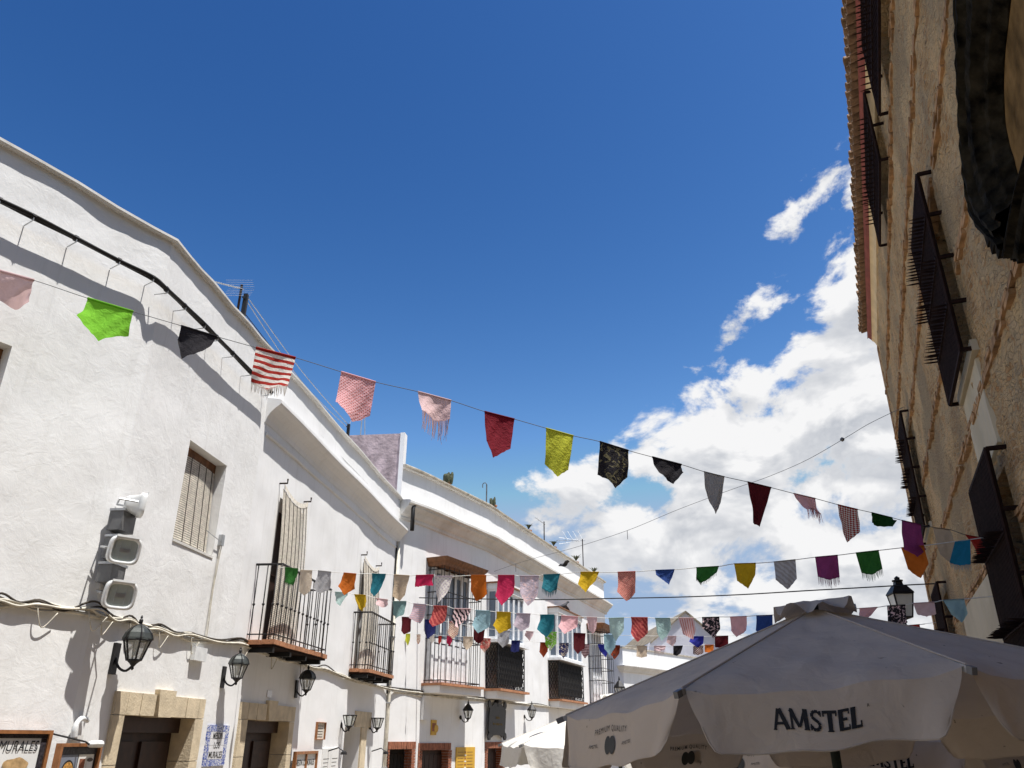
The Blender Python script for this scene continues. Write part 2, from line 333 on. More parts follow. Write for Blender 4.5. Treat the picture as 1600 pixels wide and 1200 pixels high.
    bp = nn(nt, 'ShaderNodeBump', Strength=1., Distance=.05); L(h2.outputs[0], bp.inputs['Height']); L(bp.outputs[0], p.inputs['Normal'])
    return m
M['church'] = m_church()
M['coursebrick'] = simple('course_brick', (.36, .205, .092), .95, var=.5, scale=6, bump=.6, bscale=40)
M['mossy'] = simple('mossy_dark_stone', (.017, .014, .009), .95, var=.9, scale=9, bump=1., bscale=14, spec=.04)
M['brownstone'] = simple('brown_stone', (.17, .10, .038), .95, var=.5, scale=5, bump=.7, bscale=18, spec=.05)
def m_canvas(name, col, trans=.22, stain=.3):
    m, nt, p = mat_new(name); L = nt.links.new; g = nn(nt, 'ShaderNodeNewGeometry'); P = g.outputs['Position']
    a = nn(nt, 'ShaderNodeTexNoise', Scale=2.3, Detail=7., Roughness=.65); L(P, a.inputs['Vector'])
    r = nn(nt, 'ShaderNodeMapRange'); r.inputs['From Min'].default_value = .45; r.inputs['From Max'].default_value = .75; r.inputs['To Max'].default_value = stain; L(a.outputs['Fac'], r.inputs['Value'])
    c = nn(nt, 'ShaderNodeMix', data_type='RGBA'); c.inputs['A'].default_value = (*col, 1); c.inputs['B'].default_value = (col[0]*.72, col[1]*.68, col[2]*.6, 1); L(r.outputs[0], c.inputs['Factor'])
    k = nn(nt, 'ShaderNodeTexNoise', Scale=16., Detail=3., Roughness=.6); L(P, k.inputs['Vector'])
    rk = nn(nt, 'ShaderNodeMapRange'); rk.inputs['From Min'].default_value = .71; rk.inputs['From Max'].default_value = .76; rk.inputs['To Max'].default_value = .7; L(k.outputs['Fac'], rk.inputs['Value'])
    e = nn(nt, 'ShaderNodeMix', data_type='RGBA'); e.inputs['B'].default_value = (.12, .10, .08, 1); L(c.outputs['Result'], e.inputs['A']); L(rk.outputs[0], e.inputs['Factor'])
    L(e.outputs['Result'], p.inputs['Base Color']); p.inputs['Roughness'].default_value = .9; p.inputs['Specular IOR Level'].default_value = .15
    b = nn(nt, 'ShaderNodeTexNoise', Scale=9., Detail=5., Distortion=.5); L(P, b.inputs['Vector'])
    bp = nn(nt, 'ShaderNodeBump', Strength=.5, Distance=.025); L(b.outputs['Fac'], bp.inputs['Height']); L(bp.outputs[0], p.inputs['Normal'])
    t = nn(nt, 'ShaderNodeBsdfTranslucent'); L(e.outputs['Result'], t.inputs['Color'])
    ms = nn(nt, 'ShaderNodeMixShader'); ms.inputs[0].default_value = trans; L(p.outputs[0], ms.inputs[1]); L(t.outputs[0], ms.inputs[2])
    L(ms.outputs[0], nt.nodes['Material Output'].inputs['Surface']); return m
M['canvas'] = m_canvas('cream_canvas', (.58, .485, .385), .18)
M['canvas2'] = m_canvas('white_canvas', (.78, .75, .68), .2, .15)
FM = {}
def flagmat(c1, c2=None, pat='plain'):
    key = (c1, c2, pat)
    if key in FM: return FM[key]
    m, nt, p = mat_new('cloth_'+pat); L = nt.links.new
    uv = nn(nt, 'ShaderNodeUVMap'); c2 = c2 or tuple(x*.8 for x in c1)
    base = nn(nt, 'ShaderNodeMix', data_type='RGBA'); base.inputs['A'].default_value = (*c1, 1); base.inputs['B'].default_value = (*c2, 1)
    def ramp(src, lo, hi):
        r = nn(nt, 'ShaderNodeMapRange'); r.inputs['From Min'].default_value = lo; r.inputs['From Max'].default_value = hi; L(src, r.inputs['Value']); L(r.outputs[0], base.inputs['Factor'])
    def mp(sx, sy, rot=0):
        q = nn(nt, 'ShaderNodeMapping'); q.inputs['Scale'].default_value = (sx, sy, 1); q.inputs['Rotation'].default_value = (0, 0, rot); L(uv.outputs[0], q.inputs[0]); return q.outputs[0]
    if pat in ('stripes', 'vstripes', 'finestripes'):
        w = nn(nt, 'ShaderNodeTexWave', wave_type='BANDS', bands_direction='Y' if pat != 'vstripes' else 'X'); w.inputs['Scale'].default_value = {'stripes': 1.75, 'vstripes': 2.0, 'finestripes': 2.6}[pat]
        w.inputs['Distortion'].default_value = .3; L(uv.outputs[0], w.inputs['Vector']); ramp(w.outputs['Fac'], .45, .58) if pat == 'stripes' else ramp(w.outputs['Fac'], .75, .85)
    elif pat == 'dots':
        v = nn(nt, 'ShaderNodeTexVoronoi', Scale=1.); v.inputs['Randomness'].default_value = 0.; L(mp(13, 16, .6), v.inputs['Vector']); ramp(v.outputs['Distance'], .30, .22)
    elif pat == 'sprig':
        v = nn(nt, 'ShaderNodeTexVoronoi', Scale=1.); v.inputs['Randomness'].default_value = .15; L(mp(6, 7, .7), v.inputs['Vector']); ramp(v.outputs['Distance'], .36, .26)
    elif pat == 'floral':
        v = nn(nt, 'ShaderNodeTexNoise', Scale=5.5, Detail=3., Distortion=1.5); L(uv.outputs[0], v.inputs['Vector']); ramp(v.outputs['Fac'], .53, .58)
    elif pat == 'zigzag':
        a = nn(nt, 'ShaderNodeTexWave', wave_type='BANDS', bands_direction='DIAGONAL'); a.inputs['Scale'].default_value = 2.4; a.inputs['Distortion'].default_value = 4.; a.inputs['Detail Scale'].default_value = 1.5; L(uv.outputs[0], a.inputs['Vector']); ramp(a.outputs['Fac'], .45, .6)
    elif pat == 'keffiyeh':
        v = nn(nt, 'ShaderNodeTexChecker', Scale=1.); L(mp(11, 14, .785), v.inputs['Vector']); L(v.outputs['Fac'], base.inputs['Factor'])
    elif pat == 'weave':
        v = nn(nt, 'ShaderNodeTexBrick', Scale=9.); v.inputs['Mortar Size'].default_value = .04; v.inputs['Color1'].default_value = (0, 0, 0, 1); v.inputs['Color2'].default_value = (.15, .15, .15, 1); v.inputs['Mortar'].default_value = (1, 1, 1, 1); L(uv.outputs[0], v.inputs['Vector']); L(v.outputs['Color'], base.inputs['Factor'])
    else:
        v = nn(nt, 'ShaderNodeTexNoise', Scale=3., Detail=6.); L(uv.outputs[0], v.inputs['Vector']); ramp(v.outputs['Fac'], .35, .9)
    L(base.outputs['Result'], p.inputs['Base Color']); p.inputs['Roughness'].default_value = .85; p.inputs['Specular IOR Level'].default_value = .2
    b = nn(nt, 'ShaderNodeTexNoise', Scale=7., Detail=6., Distortion=1.); L(uv.outputs[0], b.inputs['Vector'])
    bp = nn(nt, 'ShaderNodeBump', Strength=.5, Distance=.03); L(b.outputs['Fac'], bp.inputs['Height']); L(bp.outputs[0], p.inputs['Normal'])
    t = nn(nt, 'ShaderNodeBsdfTranslucent'); L(base.outputs['Result'], t.inputs['Color'])
    ms = nn(nt, 'ShaderNodeMixShader'); ms.inputs[0].default_value = .38; L(p.outputs[0], ms.inputs[1]); L(t.outputs[0], ms.inputs[2])
    L(ms.outputs[0], nt.nodes['Material Output'].inputs['Surface']); FM[key] = m; return m
def text2d(body, size=1., bold=0., res=3, shear=0., spacing=1.):
    """outline of a word as flat triangles: vertices (x right, y up) and faces"""
    c = bpy.data.curves.new('t', 'FONT'); c.body = body; c.size = size; c.offset = bold; c.resolution_u = res; c.align_x = 'CENTER'; c.shear = shear; c.space_character = spacing
    o = bpy.data.objects.new('t', c); COL.objects.link(o)
    dg = bpy.context.evaluated_depsgraph_get(); me = bpy.data.meshes.new_from_object(o.evaluated_get(dg))
    v = np.array([tuple(x.co)[:2] for x in me.vertices]).reshape(-1, 2); f = [tuple(p.vertices) for p in me.polygons]
    bpy.data.objects.remove(o); bpy.data.meshes.remove(me); return v, f
def heavy(body):
    """heavy flared capitals built from strokes; vertices (x right, y up), cap height 1"""
    V, Fc = [], []; x0 = 0.
    def st(P, w0, w1=None):
        w1 = w1 or w0
        for (p, q, a, c) in ((P[i], P[i+1], w0+(w1-w0)*i/(len(P)-1), w0+(w1-w0)*(i+1)/(len(P)-1)) for i in range(len(P)-1)):
            d = np.array(q)-np.array(p); d = d/np.hypot(*d); n_ = np.array([-d[1], d[0]]); k = len(V)
            p2, q2 = np.array(p)-d*.0, np.array(q)+d*.0
            V.extend([p2+n_*a/2, p2-n_*a/2, q2-n_*c/2, q2+n_*c/2]); Fc.append((k, k+1, k+2, k+3))
    W_ = {'A': .78, 'M': .95, 'S': .58, 'T': .66, 'E': .56, 'L': .52}
    for ch in body:
        w = W_[ch]; X = lambda a, y: (x0+a*w, y)
        if ch == 'A': st([X(.06, 0), X(.46, 1)], .13, .17); st([X(.94, 0), X(.52, 1)], .24, .2); st([X(.22, .30), X(.80, .30)], .13); st([X(-.04, .03), X(.2, .03)], .06); st([X(.76, .03), X(1.06, .03)], .06)
        if ch == 'M': st([X(.10, 0), X(.14, 1)], .12); st([X(.13, .95), X(.48, .12)], .22, .14); st([X(.86, .95), X(.50, .12)], .15, .12); st([X(.88, 0), X(.86, 1)], .23); st([X(0, .03), X(.22, .03)], .06); st([X(.72, .03), X(1.02, .03)], .06)
        if ch == 'S': st([X(.92, .80), X(.72, .93), X(.45, .94), X(.22, .84), X(.20, .66), X(.45, .53), X(.72, .42), X(.82, .28), X(.72, .12), X(.45, .06), X(.22, .09), X(.06, .22)], .15, .16); st([X(.92, .70), X(.92, .98)], .07); st([X(.06, .02), X(.06, .32)], .07)
        if ch == 'T': st([X(.5, 0), X(.5, 1)], .23); st([X(.0, .92), X(1., .92)], .15); st([X(.04, .72), X(.02, .98)], .08); st([X(.96, .72), X(.98, .98)], .08); st([X(.26, .03), X(.74, .03)], .06)
        if ch == 'E': st([X(.24, 0), X(.24, 1)], .23); st([X(.05, .93), X(.95, .93)], .14); st([X(.2, .52), X(.8, .52)], .13); st([X(.05, .07), X(1., .07)], .14); st([X(.93, .74), X(.95, .98)], .07); st([X(.96, .26), X(1., .02)], .07)
        if ch == 'L': st([X(.24, 0), X(.24, 1)], .24); st([X(.05, .07), X(1., .07)], .14); st([X(.96, .32), X(1., .02)], .08); st([X(.02, .97), X(.5, .97)], .06)
        x0 += w+.07
    return np.array(V), Fc
def print_on(F, body, s, z, o, size, mat, name, parent, bold=0., sx=1., spacing=1., flip=1):
    v, f = text2d(body, size, bold, spacing=spacing)
    b = MB().add([F.p(s+flip*x*sx, z+y, o) for x, y in v], f); return b.build(name, mat, parent)
# ------------------------------------------------------------------ the setting
gb = MB(); n = 60
gx = np.linspace(-1, 1, n); gx = np.sign(gx)*np.abs(gx)**3*900
gb.grid([[A(x, y, -.02*max(-60, min(60, y))) for x in gx] for y in gx])      # the street falls gently away
def m_ground():
    m, nt, p = mat_new('stone_paving'); L = nt.links.new; g = nn(nt, 'ShaderNodeNewGeometry')
    b = nn(nt, 'ShaderNodeTexBrick', Scale=2.2); b.inputs['Color1'].default_value = (.25, .20, .142, 1); b.inputs['Color2'].default_value = (.20, .162, .115, 1); b.inputs['Mortar'].default_value = (.12, .10, .075, 1); b.inputs['Mortar Size'].default_value = .012
    L(g.outputs['Position'], b.inputs['Vector']); L(b.outputs['Color'], p.inputs['Base Color']); p.inputs['Roughness'].default_value = .9; return m
tag(gb.build('ground', m_ground()), kind='structure')
# facade frames (left side, going away from the camera)
BEND = A(-4.061, 7.975, 0)
FB = Frame((-5, 0), 6.73)                       # the long facade of the first two houses
FA = Frame(tuple(BEND[:2]), 31.2)               # the near wing, before the bend (s < 0)
S_BEND = float((BEND-FB.P0)@FB.u); BEND = FB.p(S_BEND, 0); FA = Frame(tuple(BEND[:2]), 31.2); S_HOUSE = 11.12; S_END = 19.25
J = FB.p(S_END, 0); J_ = A(-2.72, 19.1, 0)
K3 = A(-2.165, 20.034, 0); L3 = A(-.68, 22.9, 0); E3 = A(4.04, 35.2, 0)
def frame2(P, Q): d = Q-P; f = Frame(P[:2], math.degrees(math.atan2(d[0], d[1]))); f.len = float(np.linalg.norm(d)); return f
J3 = J + FB.n*.0
F3a, F3b, F3c = frame2(J3, K3), frame2(K3, L3), frame2(L3, E3)
PWALL = 1.5; _a = R_(23.14)
FC = Frame((PWALL*math.cos(_a), -PWALL*math.sin(_a)), 23.14, -1)   # church wall, street side outward
S_CH = 20.85
Z1, Z3, ZCH = 5.41+ZC, 6.30+ZC, 9.70+ZC         # wall tops

def wall(F, s0, s1, z0, z1, holes, mat, parent, name='wall', res=.09, amp=.012, wav=1.4, seed=1, rough=.004):
    hs = [h for h in holes]
    def ticks(a, b, cuts):
        c = sorted({a, b, *[x for x in cuts if a < x < b]}); out = []
        for p, q in zip(c[:-1], c[1:]): k = max(1, int(round((q-p)/res))); out += list(np.linspace(p, q, k+1)[:-1])
        return np.array(out+[b])
    ss = ticks(s0, s1, [h[i] for h in hs for i in (0, 1)]); zs = ticks(z0, z1, [h[i] for h in hs for i in (2, 3)])
    Sg, Zg = np.meshgrid(ss, zs)
    d = amp*fbm(Sg*wav+40, Zg*wav+40, seed, 3) + rough*fbm(Sg*7+40, Zg*7+9, seed+7, 3)
    e = np.minimum(np.minimum(Sg-s0, s1-Sg), z1-Zg); fade = np.clip(e/.15, 0, 1)
    for h in hs:
        dx = np.maximum(np.maximum(h[0]-Sg, Sg-h[1]), 0); dz = np.maximum(np.maximum(h[2]-Zg, Zg-h[3]), 0); fade = np.minimum(fade, np.clip(np.hypot(dx, dz)/.12, 0, 1))
    d = d*fade
    P = F.P0 + Sg[..., None]*F.u + Zg[..., None]*UZ + d[..., None]*F.n
    b = MB(); r, c = Sg.shape; fs = []
    for i in range(r-1):
        zc = (zs[i]+zs[i+1])/2
        act = [h for h in hs if h[2] < zc < h[3]]
        for j in range(c-1):
            sc = (ss[j]+ss[j+1])/2
            if any(h[0] < sc < h[1] for h in act): continue
            fs.append((i*c+j, i*c+j+1, (i+1)*c+j+1, (i+1)*c+j) if F.side > 0 else (i*c+j, (i+1)*c+j, (i+1)*c+j+1, i*c+j+1))
    b.add(P.reshape(-1, 3), fs)
    for h in hs:                                   # the reveals
        a0, a1, b0, b1, dp = h[:5]
        for (p, q) in (((a0, b0), (a0, b1)), ((a0, b1), (a1, b1)), ((a1, b1), (a1, b0)), ((a1, b0), (a0, b0))):
            b.add([F.p(*p, 0), F.p(*q, 0), F.p(*q, -dp), F.p(*p, -dp)], [(0, 1, 2, 3)])
    o = b.build(name, mat, parent, smooth=True)
    o.data.set_sharp_from_angle(angle=R_(35)); return o
def shell(F, s0, s1, z1, depth, parent, mat, roofz=None):
    """back, sides and flat roof of a house"""
    zr = z1-.35 if roofz is None else roofz; b = MB()
    for a, c in (((s0, 0), (s0, -depth)), ((s0, -depth), (s1, -depth)), ((s1, -depth), (s1, 0))):
        b.add([F.p(a[0], 0, a[1]-.004), F.p(c[0], 0, c[1]-.004), F.p(c[0], z1, c[1]-.004), F.p(a[0], z1, a[1]-.004)], [(0, 1, 2, 3)])
    b.add([F.p(s0, zr, -.004), F.p(s1, zr, -.004), F.p(s1, zr, -depth), F.p(s0, zr, -depth)], [(0, 1, 2, 3)])
    b.add([F.p(s0, z1, -.25), F.p(s1, z1, -.25), F.p(s1, zr, -.25), F.p(s0, zr, -.25)], [(0, 1, 2, 3)])
    return b.build('rear_wall', mat, parent)
ZG = -1.2                                       # foot of the walls, below the falling street
# ------------------------------------------------------------------ house 1 (near, with the bend)
H1 = thing('white_house', 'tall plain whitewashed house with a bent facade at the left, nearest the viewer', 'house', BEND)
sa, za = FA.px(19, 541); WA = (sa-1.05, sa, za-1.3, za, .2)
WB = (9.20, 10.21, 2.07+ZC, 3.31+ZC, .20)
D1 = (8.83, 10.39, ZG, 2.33, .3)
wall(FA, -11, 0, ZG, Z1, [WA], M['white'], H1, 'side_wall', amp=.022, wav=1.3, seed=3, rough=.005)
wall(FB, S_BEND, S_HOUSE, ZG, Z1, [WB, D1], M['white'], H1, 'front_wall', amp=.016, wav=1.2, seed=5, rough=.004)
def coping(path_frames, z, over, th, mat, parent, name='coping', back=.25):
    """thin slab along a wall top; path_frames: list of (frame, s)"""
    pts = []
    for i, (F, s) in enumerate(path_frames): pts.append((F.p(s, 0), F.n))
    b = MB(); b.sweep(pts, [(-back, z), (-back, z-th), (over-.02, z-th), (over, z-th+.02), (over, z)]); return b.build(name, mat, parent)
nb = FA.n+FB.n; nb = nb/(nb@FB.n)
b = MB(); P = []
for Fx, ss in ((FA, np.linspace(-11, -.3, 24)), (None, None), (FB, np.linspace(S_BEND+.3, S_HOUSE, 10))):
    if Fx is None: P.append((BEND, nb)); continue
    P += [(Fx.p(s, 0), Fx.n) for s in ss]
P = [(p+UZ*.012*math.sin(i*1.9)+A(0, 0, 0), n_) for i, (p, n_) in enumerate(P)]
b.sweep(P, [(-.25, Z1), (-.25, Z1-.04), (.05, Z1-.04), (.07, Z1-.03), (.07, Z1)]); b.build('coping', M['trim'], H1)
b = MB()
for F, s0, s1 in ((FA, -11, 0), (FB, S_BEND, S_HOUSE)):
    b.add([F.p(s0, Z1-.4, -.02), F.p(s1, Z1-.4, -.02), F.p(s1, Z1-.4, -7), F.p(s0, Z1-.4, -7)], [(0, 1, 2, 3)])
    b.add([F.p(s0, ZG, -7), F.p(s1, ZG, -7), F.p(s1, Z1-.4, -7), F.p(s0, Z1-.4, -7)], [(0, 1, 2, 3)])
b.build('flat_roof', M['trim'], H1)
def slat_blind(F, s0, s1, ztop, zbot, otop, obot, parent, name='slat_blind', n=60, sag=0., cords=6, bow=0., band=0.):
    """cane blind: slats joined as one part, cords another"""
    def P(t, v):           # t across, v down
        z = ztop-(sag*4*t*(1-t))*(1-v) + (zbot-ztop)*v + (sag*4*t*(1-t))*0
        return F.p(s0+(s1-s0)*t, z, otop+(obot-otop)*v+bow*math.sin(math.pi*v)+.03*math.sin(math.pi*t))
    b = MB(); h = abs(ztop-zbot)/n
    for i in range(n):
        v = (i+.5)/n; T = np.linspace(0, 1, 7)
        for t0, t1 in zip(T[:-1], T[1:]):
            p, q = P(t0, v), P(t1, v); dz = UZ*h*.33; dn = F.n*.006
            b.hexa([p-dz-dn, q-dz-dn, p+dz-dn, q+dz-dn, p-dz+dn, q-dz+dn, p+dz+dn, q+dz+dn])
    o = b.build(name, M['cane'], parent)
    b = MB()
    for k in range(cords):
        t = (k+.5)/cords; b.tube([P(t, v)+F.n*.012 for v in np.linspace(0, 1, 8)], .0045, 4)
    b.build('cord', M['cord'], o)
    if band:
        b = MB(); T = np.linspace(0, 1, 9); b.grid([[P(t, -v)+F.n*.014 for t in T] for v in (0, .5*band, band)]); b.build('head_band', M['cane'], o)
        for t in (0., 1.): MB().tube([P(t, -band)-F.n*.12, P(t, -band)+F.n*.06, P(t, -band)+F.n*.06+UZ*.07], .014, 5).build('hook', M['rust'], o)
    return o
def window(F, h, parent, name='window', blind=True):
    s0, s1, z0, z1, d = h[:5]
    o = MB().box(F, s0, s1, z0, z1, -d-.02, -d).build(name, M['shadow'], parent)
    fr = MB()
    for a in ((s0, s0+.06, z0, z1), (s1-.06, s1, z0, z1), (s0+.06, s1-.06, z1-.10, z1), (s0+.06, s1-.06, z0, z0+.06)): fr.box(F, *a, -d+.002, -d+.05)
    fr.build('frame', M['timber'], o)
    MB().box(F, s0+.002, s1-.002, z0+.002, z0+.03, -d+.06, .012).build('sill', M['trim'], o)
    if blind: slat_blind(F, s0+.02, s1-.02, z1-.12, z0+.04, -d+.055, -.09, o, n=40, cords=5)
    return o
window(FA, WA, H1); window(FB, WB, H1)
def stone_door(F, op, outer, parent, key=None, leaf='darkdoor', depth=.24):
    """stone surround of single blocks, recessed leaf"""
    s0, s1, zt = op; a0, a1, zo = outer
    d = MB().box(F, s0, s1, ZG, zt, -depth-.02, -depth).build('door', M[leaf], parent)
    pl = MB()
    for i in range(5):
        for k in range(2):
            w = (s1-s0)/2; x0 = s0+k*w+.08; pl.box(F, x0, x0+w-.16, -.1+i*.45, .25+i*.45, -depth+.001, -depth+.03)
    pl.build('door_panel', M[leaf], d)
    MB().box(F, s0, s1, zt-.16, zt, -depth+.002, -depth+.09).build('door_head', M[leaf], d)
    def block(x0, x1, z0, z1, o=.03): MB().box(F, x0+.004, x1-.004, z0+.004, z1-.004, -.3, o+random.uniform(-.004, .006)).build('stone_block', M['sandstone'], d)
    km = key or ((s0+s1)/2-.17, (s0+s1)/2+.17, zo+.06)
    xs = [a0, a0+.22*(km[0]-a0)+.05, a0+.62*(km[0]-a0), km[0]]; [block(x, y, zt, zo) for x, y in zip(xs[:-1], xs[1:])]
    xs = [km[1], km[1]+.42*(a1-km[1]), km[1]+.8*(a1-km[1]), a1]; [block(x, y, zt, zo) for x, y in zip(xs[:-1], xs[1:])]
    b = MB(); P = [(km[0]+.05, zt-.004), (km[1]-.05, zt-.004), (km[1], km[2]), (km[0], km[2])]
    b.hexa([F.p(*P[i], o) for o in (-.3, .055) for i in (0, 1, 3, 2)]); b.build('keystone', M['sandstone'], d)
    zs = [zt, zt-.46, zt-.98, zt-1.5, ZG]
    for z1, z0 in zip(zs[:-1], zs[1:]): block(a0, s0, z0, z1); block(s1, a1, z0, z1)
    return d
stone_door(FB, (8.86, 10.36, 2.30), (8.65, 10.57, 2.525), H1, (9.41, 9.78, 2.575))
# ------------------------------------------------------------------ house 2 (cornice and two balconies)
H2 = thing('white_house', 'whitewashed house with a plain cornice, two cane-shaded balconies and stone doorways', 'house', FB.p(S_HOUSE, 0))
BD1 = (12.06, 13.15, 3.36, 5.50, .35); BD2 = (16.62, 17.75, 3.36, 5.42, .35)
D2 = (11.82, 13.44, ZG, 2.35, .3); D2b = (16.30, 17.30, ZG, 2.29, .4)
wall(FB, S_HOUSE, S_END, ZG, Z1, [BD1, BD2, D2, D2b], M['white2'], H2, 'front_wall', amp=.02, wav=1.0, seed=9, rough=.004)
b = MB().sweep([(FB.p(s, 0)+UZ*.012*math.sin(s*2.1), FB.n) for s in np.linspace(S_HOUSE, S_END, 22)], [(-.25, Z1), (-.25, Z1-.04), (.05, Z1-.04), (.07, Z1-.03), (.07, Z1)]); b.build('coping', M['trim'], H2)
prof = [(-.05, 6.40), (.012, 6.40), (.03, 6.47), (.075, 6.55), (.15, 6.63), (.205, 6.67), (.225, 6.70), (.225, 6.745), (.19, 6.76), (-.05, 6.80)]
b = MB().sweep([(FB.p(s, 0)+UZ*.010*math.sin(s*1.7), FB.n) for s in np.linspace(S_HOUSE+.02, S_END+.10, 30)], prof); b.build('cornice', M['white3'], H2, smooth=False)
b = MB().sweep([(FB.p(s, 0)+UZ*.008*math.sin(s*2.7), FB.n) for s in np.linspace(S_HOUSE+.12, S_END, 30)], [(-.02, 6.235), (.02, 6.235), (.032, 6.25), (.032, 6.275), (.02, 6.285), (-.02, 6.285)]); b.build('moulding', M['white3'], H2)
shell(FB, S_HOUSE, S_END, Z1-.07, 7, H2, M['trim'], Z1-.45)
stone_door(FB, (11.85, 13.41, 2.32), (11.61, 13.61, 2.54), H2, (12.47, 12.81, 2.59))
for h in (BD1, BD2):
    o = MB().box(FB, h[0], h[1], h[2], h[3], -.37, -.35).build('balcony_door', M['darkdoor'], H2)
    b = MB()
    for k in range(2):
        x = h[0]+.06+k*(h[1]-h[0])/2
        for z in (h[2]+.1, h[2]+1.1): b.box(FB, x, x+(h[1]-h[0])/2-.12, z, z+.85, -.349, -.32)
    b.build('door_panel', M['darkdoor'], o)
d = MB().box(FB, 16.30, 17.30, ZG, 2.29, -.42, -.40).build('door', M['greydoor'], H2)
b = MB()
for k in range(2): b.box(FB, 16.36+k*.48, 16.78+k*.48, .1, 1.72, -.399, -.37)
b.build('door_panel', M['whiteframe'], d); MB().box(FB, 16.36, 17.24, 1.86, 2.2, -.399, -.37).build('transom', M['curtain'], d)
MB().box(FB, 16.36, 17.24, 1.76, 1.82, -.399, -.385).build('name_strip', M['blueglaze'], d)
for x0, x1, z0, z1 in ((17.31, 17.68, 1.2, 2.29), (17.31, 17.68, .2, 1.196), (17.31, 17.68, ZG, .196), (16.86, 17.35, 2.295, 2.58), (17.354, 17.95, 2.295, 2.58)):
    MB().box(FB, x0, x1, z0, z1, -.1, .03).build('stone_block', M['sandstone'], d)
def balcony(s0, s1, out, zf, zr, label, nfront, nside, blind, group='iron balconies of the cornice house'):
    t = thing('iron_balcony', label, 'balcony', FB.p((s0+s1)/2, zf), group)
    slab = MB().box(FB, s0+.03, s1-.03, zf-.075, zf-.045, .005, out-.02).build('floor_plate', M['rust'], t)
    ti = None; nt_ = int((s1-s0)/.2)
    me = local_mesh('tile', lambda b: box0(b, .004, (s1-s0)/nt_-.004, 0, .19, -.042, .02), M['terracotta'])
    for k in range(nt_):
        for o in (.2, out):
            inst(me, 'tile', slab, FB.p(s0+(s1-s0)/nt_*k, zf+random.uniform(-.006, .004), o), FB.rot())
    for k in range(4):
        s = s0+.15+(s1-s0-.3)*k/3; MB().box(FB, s-.03, s+.03, zf-.14, zf-.077, .0, out-.06).build('floor_beam', M['iron'], t)
    # rails
    for z, r in ((zr, .018), (zf+.09, .010)):
        b = MB(); b.tube([FB.p(s0+.03, z, .0), FB.p(s0+.03, z, out-.03), FB.p(s1-.03, z, out-.03), FB.p(s1-.03, z, .0)], r, 6); b.build('top_rail' if z == zr else 'bottom_rail', M['iron'], t)
    def bal(b):
        b.tube([A(0, 0, 0), A(0, 0, zr-zf)], .0085, 6); zm = (zr-zf)*.47; b.lathe(A(0, 0, zm-.02), [(.009, 0), (.02, .012), (.02, .028), (.009, .04)], 6)
    me = local_mesh('baluster', bal, M['iron'], True)
    pts = [(s0+.03+(s1-s0-.06)*k/nfront, out-.03) for k in range(nfront+1)] + [(s, out*(k+.5)/nside-.03) for s in (s0+.03, s1-.03) for k in range(nside)]
    for s, o in pts: inst(me, 'baluster', t, FB.p(s, zf, o))
    bt = thing('cane_blind', blind[0], 'blind', FB.p(blind[1], zf), 'cane blinds over the balcony doors')
    slat_blind(FB, blind[1], blind[2], blind[3], zf+.04, .07, .10, bt, n=84, sag=.14, cords=7, bow=.05, band=.035)
balcony(11.50, 13.72, .42, 3.31, 4.36, 'larger iron balcony with terracotta tiled floor, nearest the viewer', 13, 3, ('cane blind covering the nearer balcony door', 11.98, 13.03, 5.62))
balcony(16.22, 18.12, .40, 3.29, 4.36, 'smaller iron balcony beside the drainpipe at the house joint', 12, 3, ('cane blind covering the farther balcony door', 16.42, 17.55, 5.45))
# ------------------------------------------------------------------ house 3 (curved, with bay windows)
H3 = thing('white_house', 'long curved whitewashed house with deep cornice, barred bay and glazed miradors', 'house', J3)
RF, PF = F3a, F3b
D3 = (.16, .92, ZG, 1.87, .2); D4 = (.26, 1.41, ZG, 1.84, .18); D5 = (.21, 1.29, ZG, 1.86, .2)
grow = lambda h: (h[0]-.03, h[1]+.03, h[2], h[3]+.03, h[4])
wall(F3a, 0, F3a.len, ZG, Z3, [grow(D3)], M['white3'], H3, 'corner_wall', amp=.008, seed=12)
wall(F3b, 0, F3b.len, ZG, Z3, [grow(D4)], M['white3'], H3, 'middle_wall', amp=.01, seed=13)
wall(F3c, 0, F3c.len, ZG, Z3, [grow(D5)], M['white3'], H3, 'long_wall', amp=.014, seed=14)
def path3(a=0., e=0., n3=16):
    P = [(F3a.p(0, 0), F3a.n), (F3a.p(.5, 0), F3a.n)]
    m1 = F3a.n+F3b.n; m1 /= m1@F3b.n; m2 = F3b.n+F3c.n; m2 /= m2@F3c.n
    P += [(K3, m1)] + [(F3b.p(s, 0), F3b.n) for s in (1., 2.)] + [(L3, m2)] + [(F3c.p(s, 0), F3c.n) for s in np.linspace(1, F3c.len+e, n3)]
    return P
wob = lambda P, k: [(p+UZ*k*math.sin(i*1.7), n_) for i, (p, n_) in enumerate(P)]
MB().sweep(wob(path3(), .008), [(-.3, Z3), (-.3, Z3-.07), (.08, Z3-.07), (.13, Z3-.05), (.13, Z3-.02), (.10, Z3)]).build('coping', M['coping'], H3)
MB().sweep(path3(), [(-.01, Z3-.10), (.05, Z3-.10), (.075, Z3-.072), (-.01, Z3-.072)]).build('coping_moulding', M['trim'], H3)
MB().sweep(wob(path3(e=.22), .006), [(-.02, 7.02), (.03, 7.02), (.05, 7.06), (.05, 7.10), (.10, 7.14), (.17, 7.24), (.25, 7.30), (.27, 7.32), (.27, 7.35), (.33, 7.38), (.33, 7.44), (.30, 7.46), (-.02, 7.50)]).build('cornice', M['trim'], H3)
b = MB(); q = [F3a.p(0, 0, -.01), K3-F3b.n*.01, L3-F3c.n*.01, F3c.p(F3c.len, 0, -.01), F3c.p(F3c.len, 0, -8), F3a.p(0, 0, -8)]
b.add([p+UZ*(Z3-.6) for p in q], [tuple(range(6))])
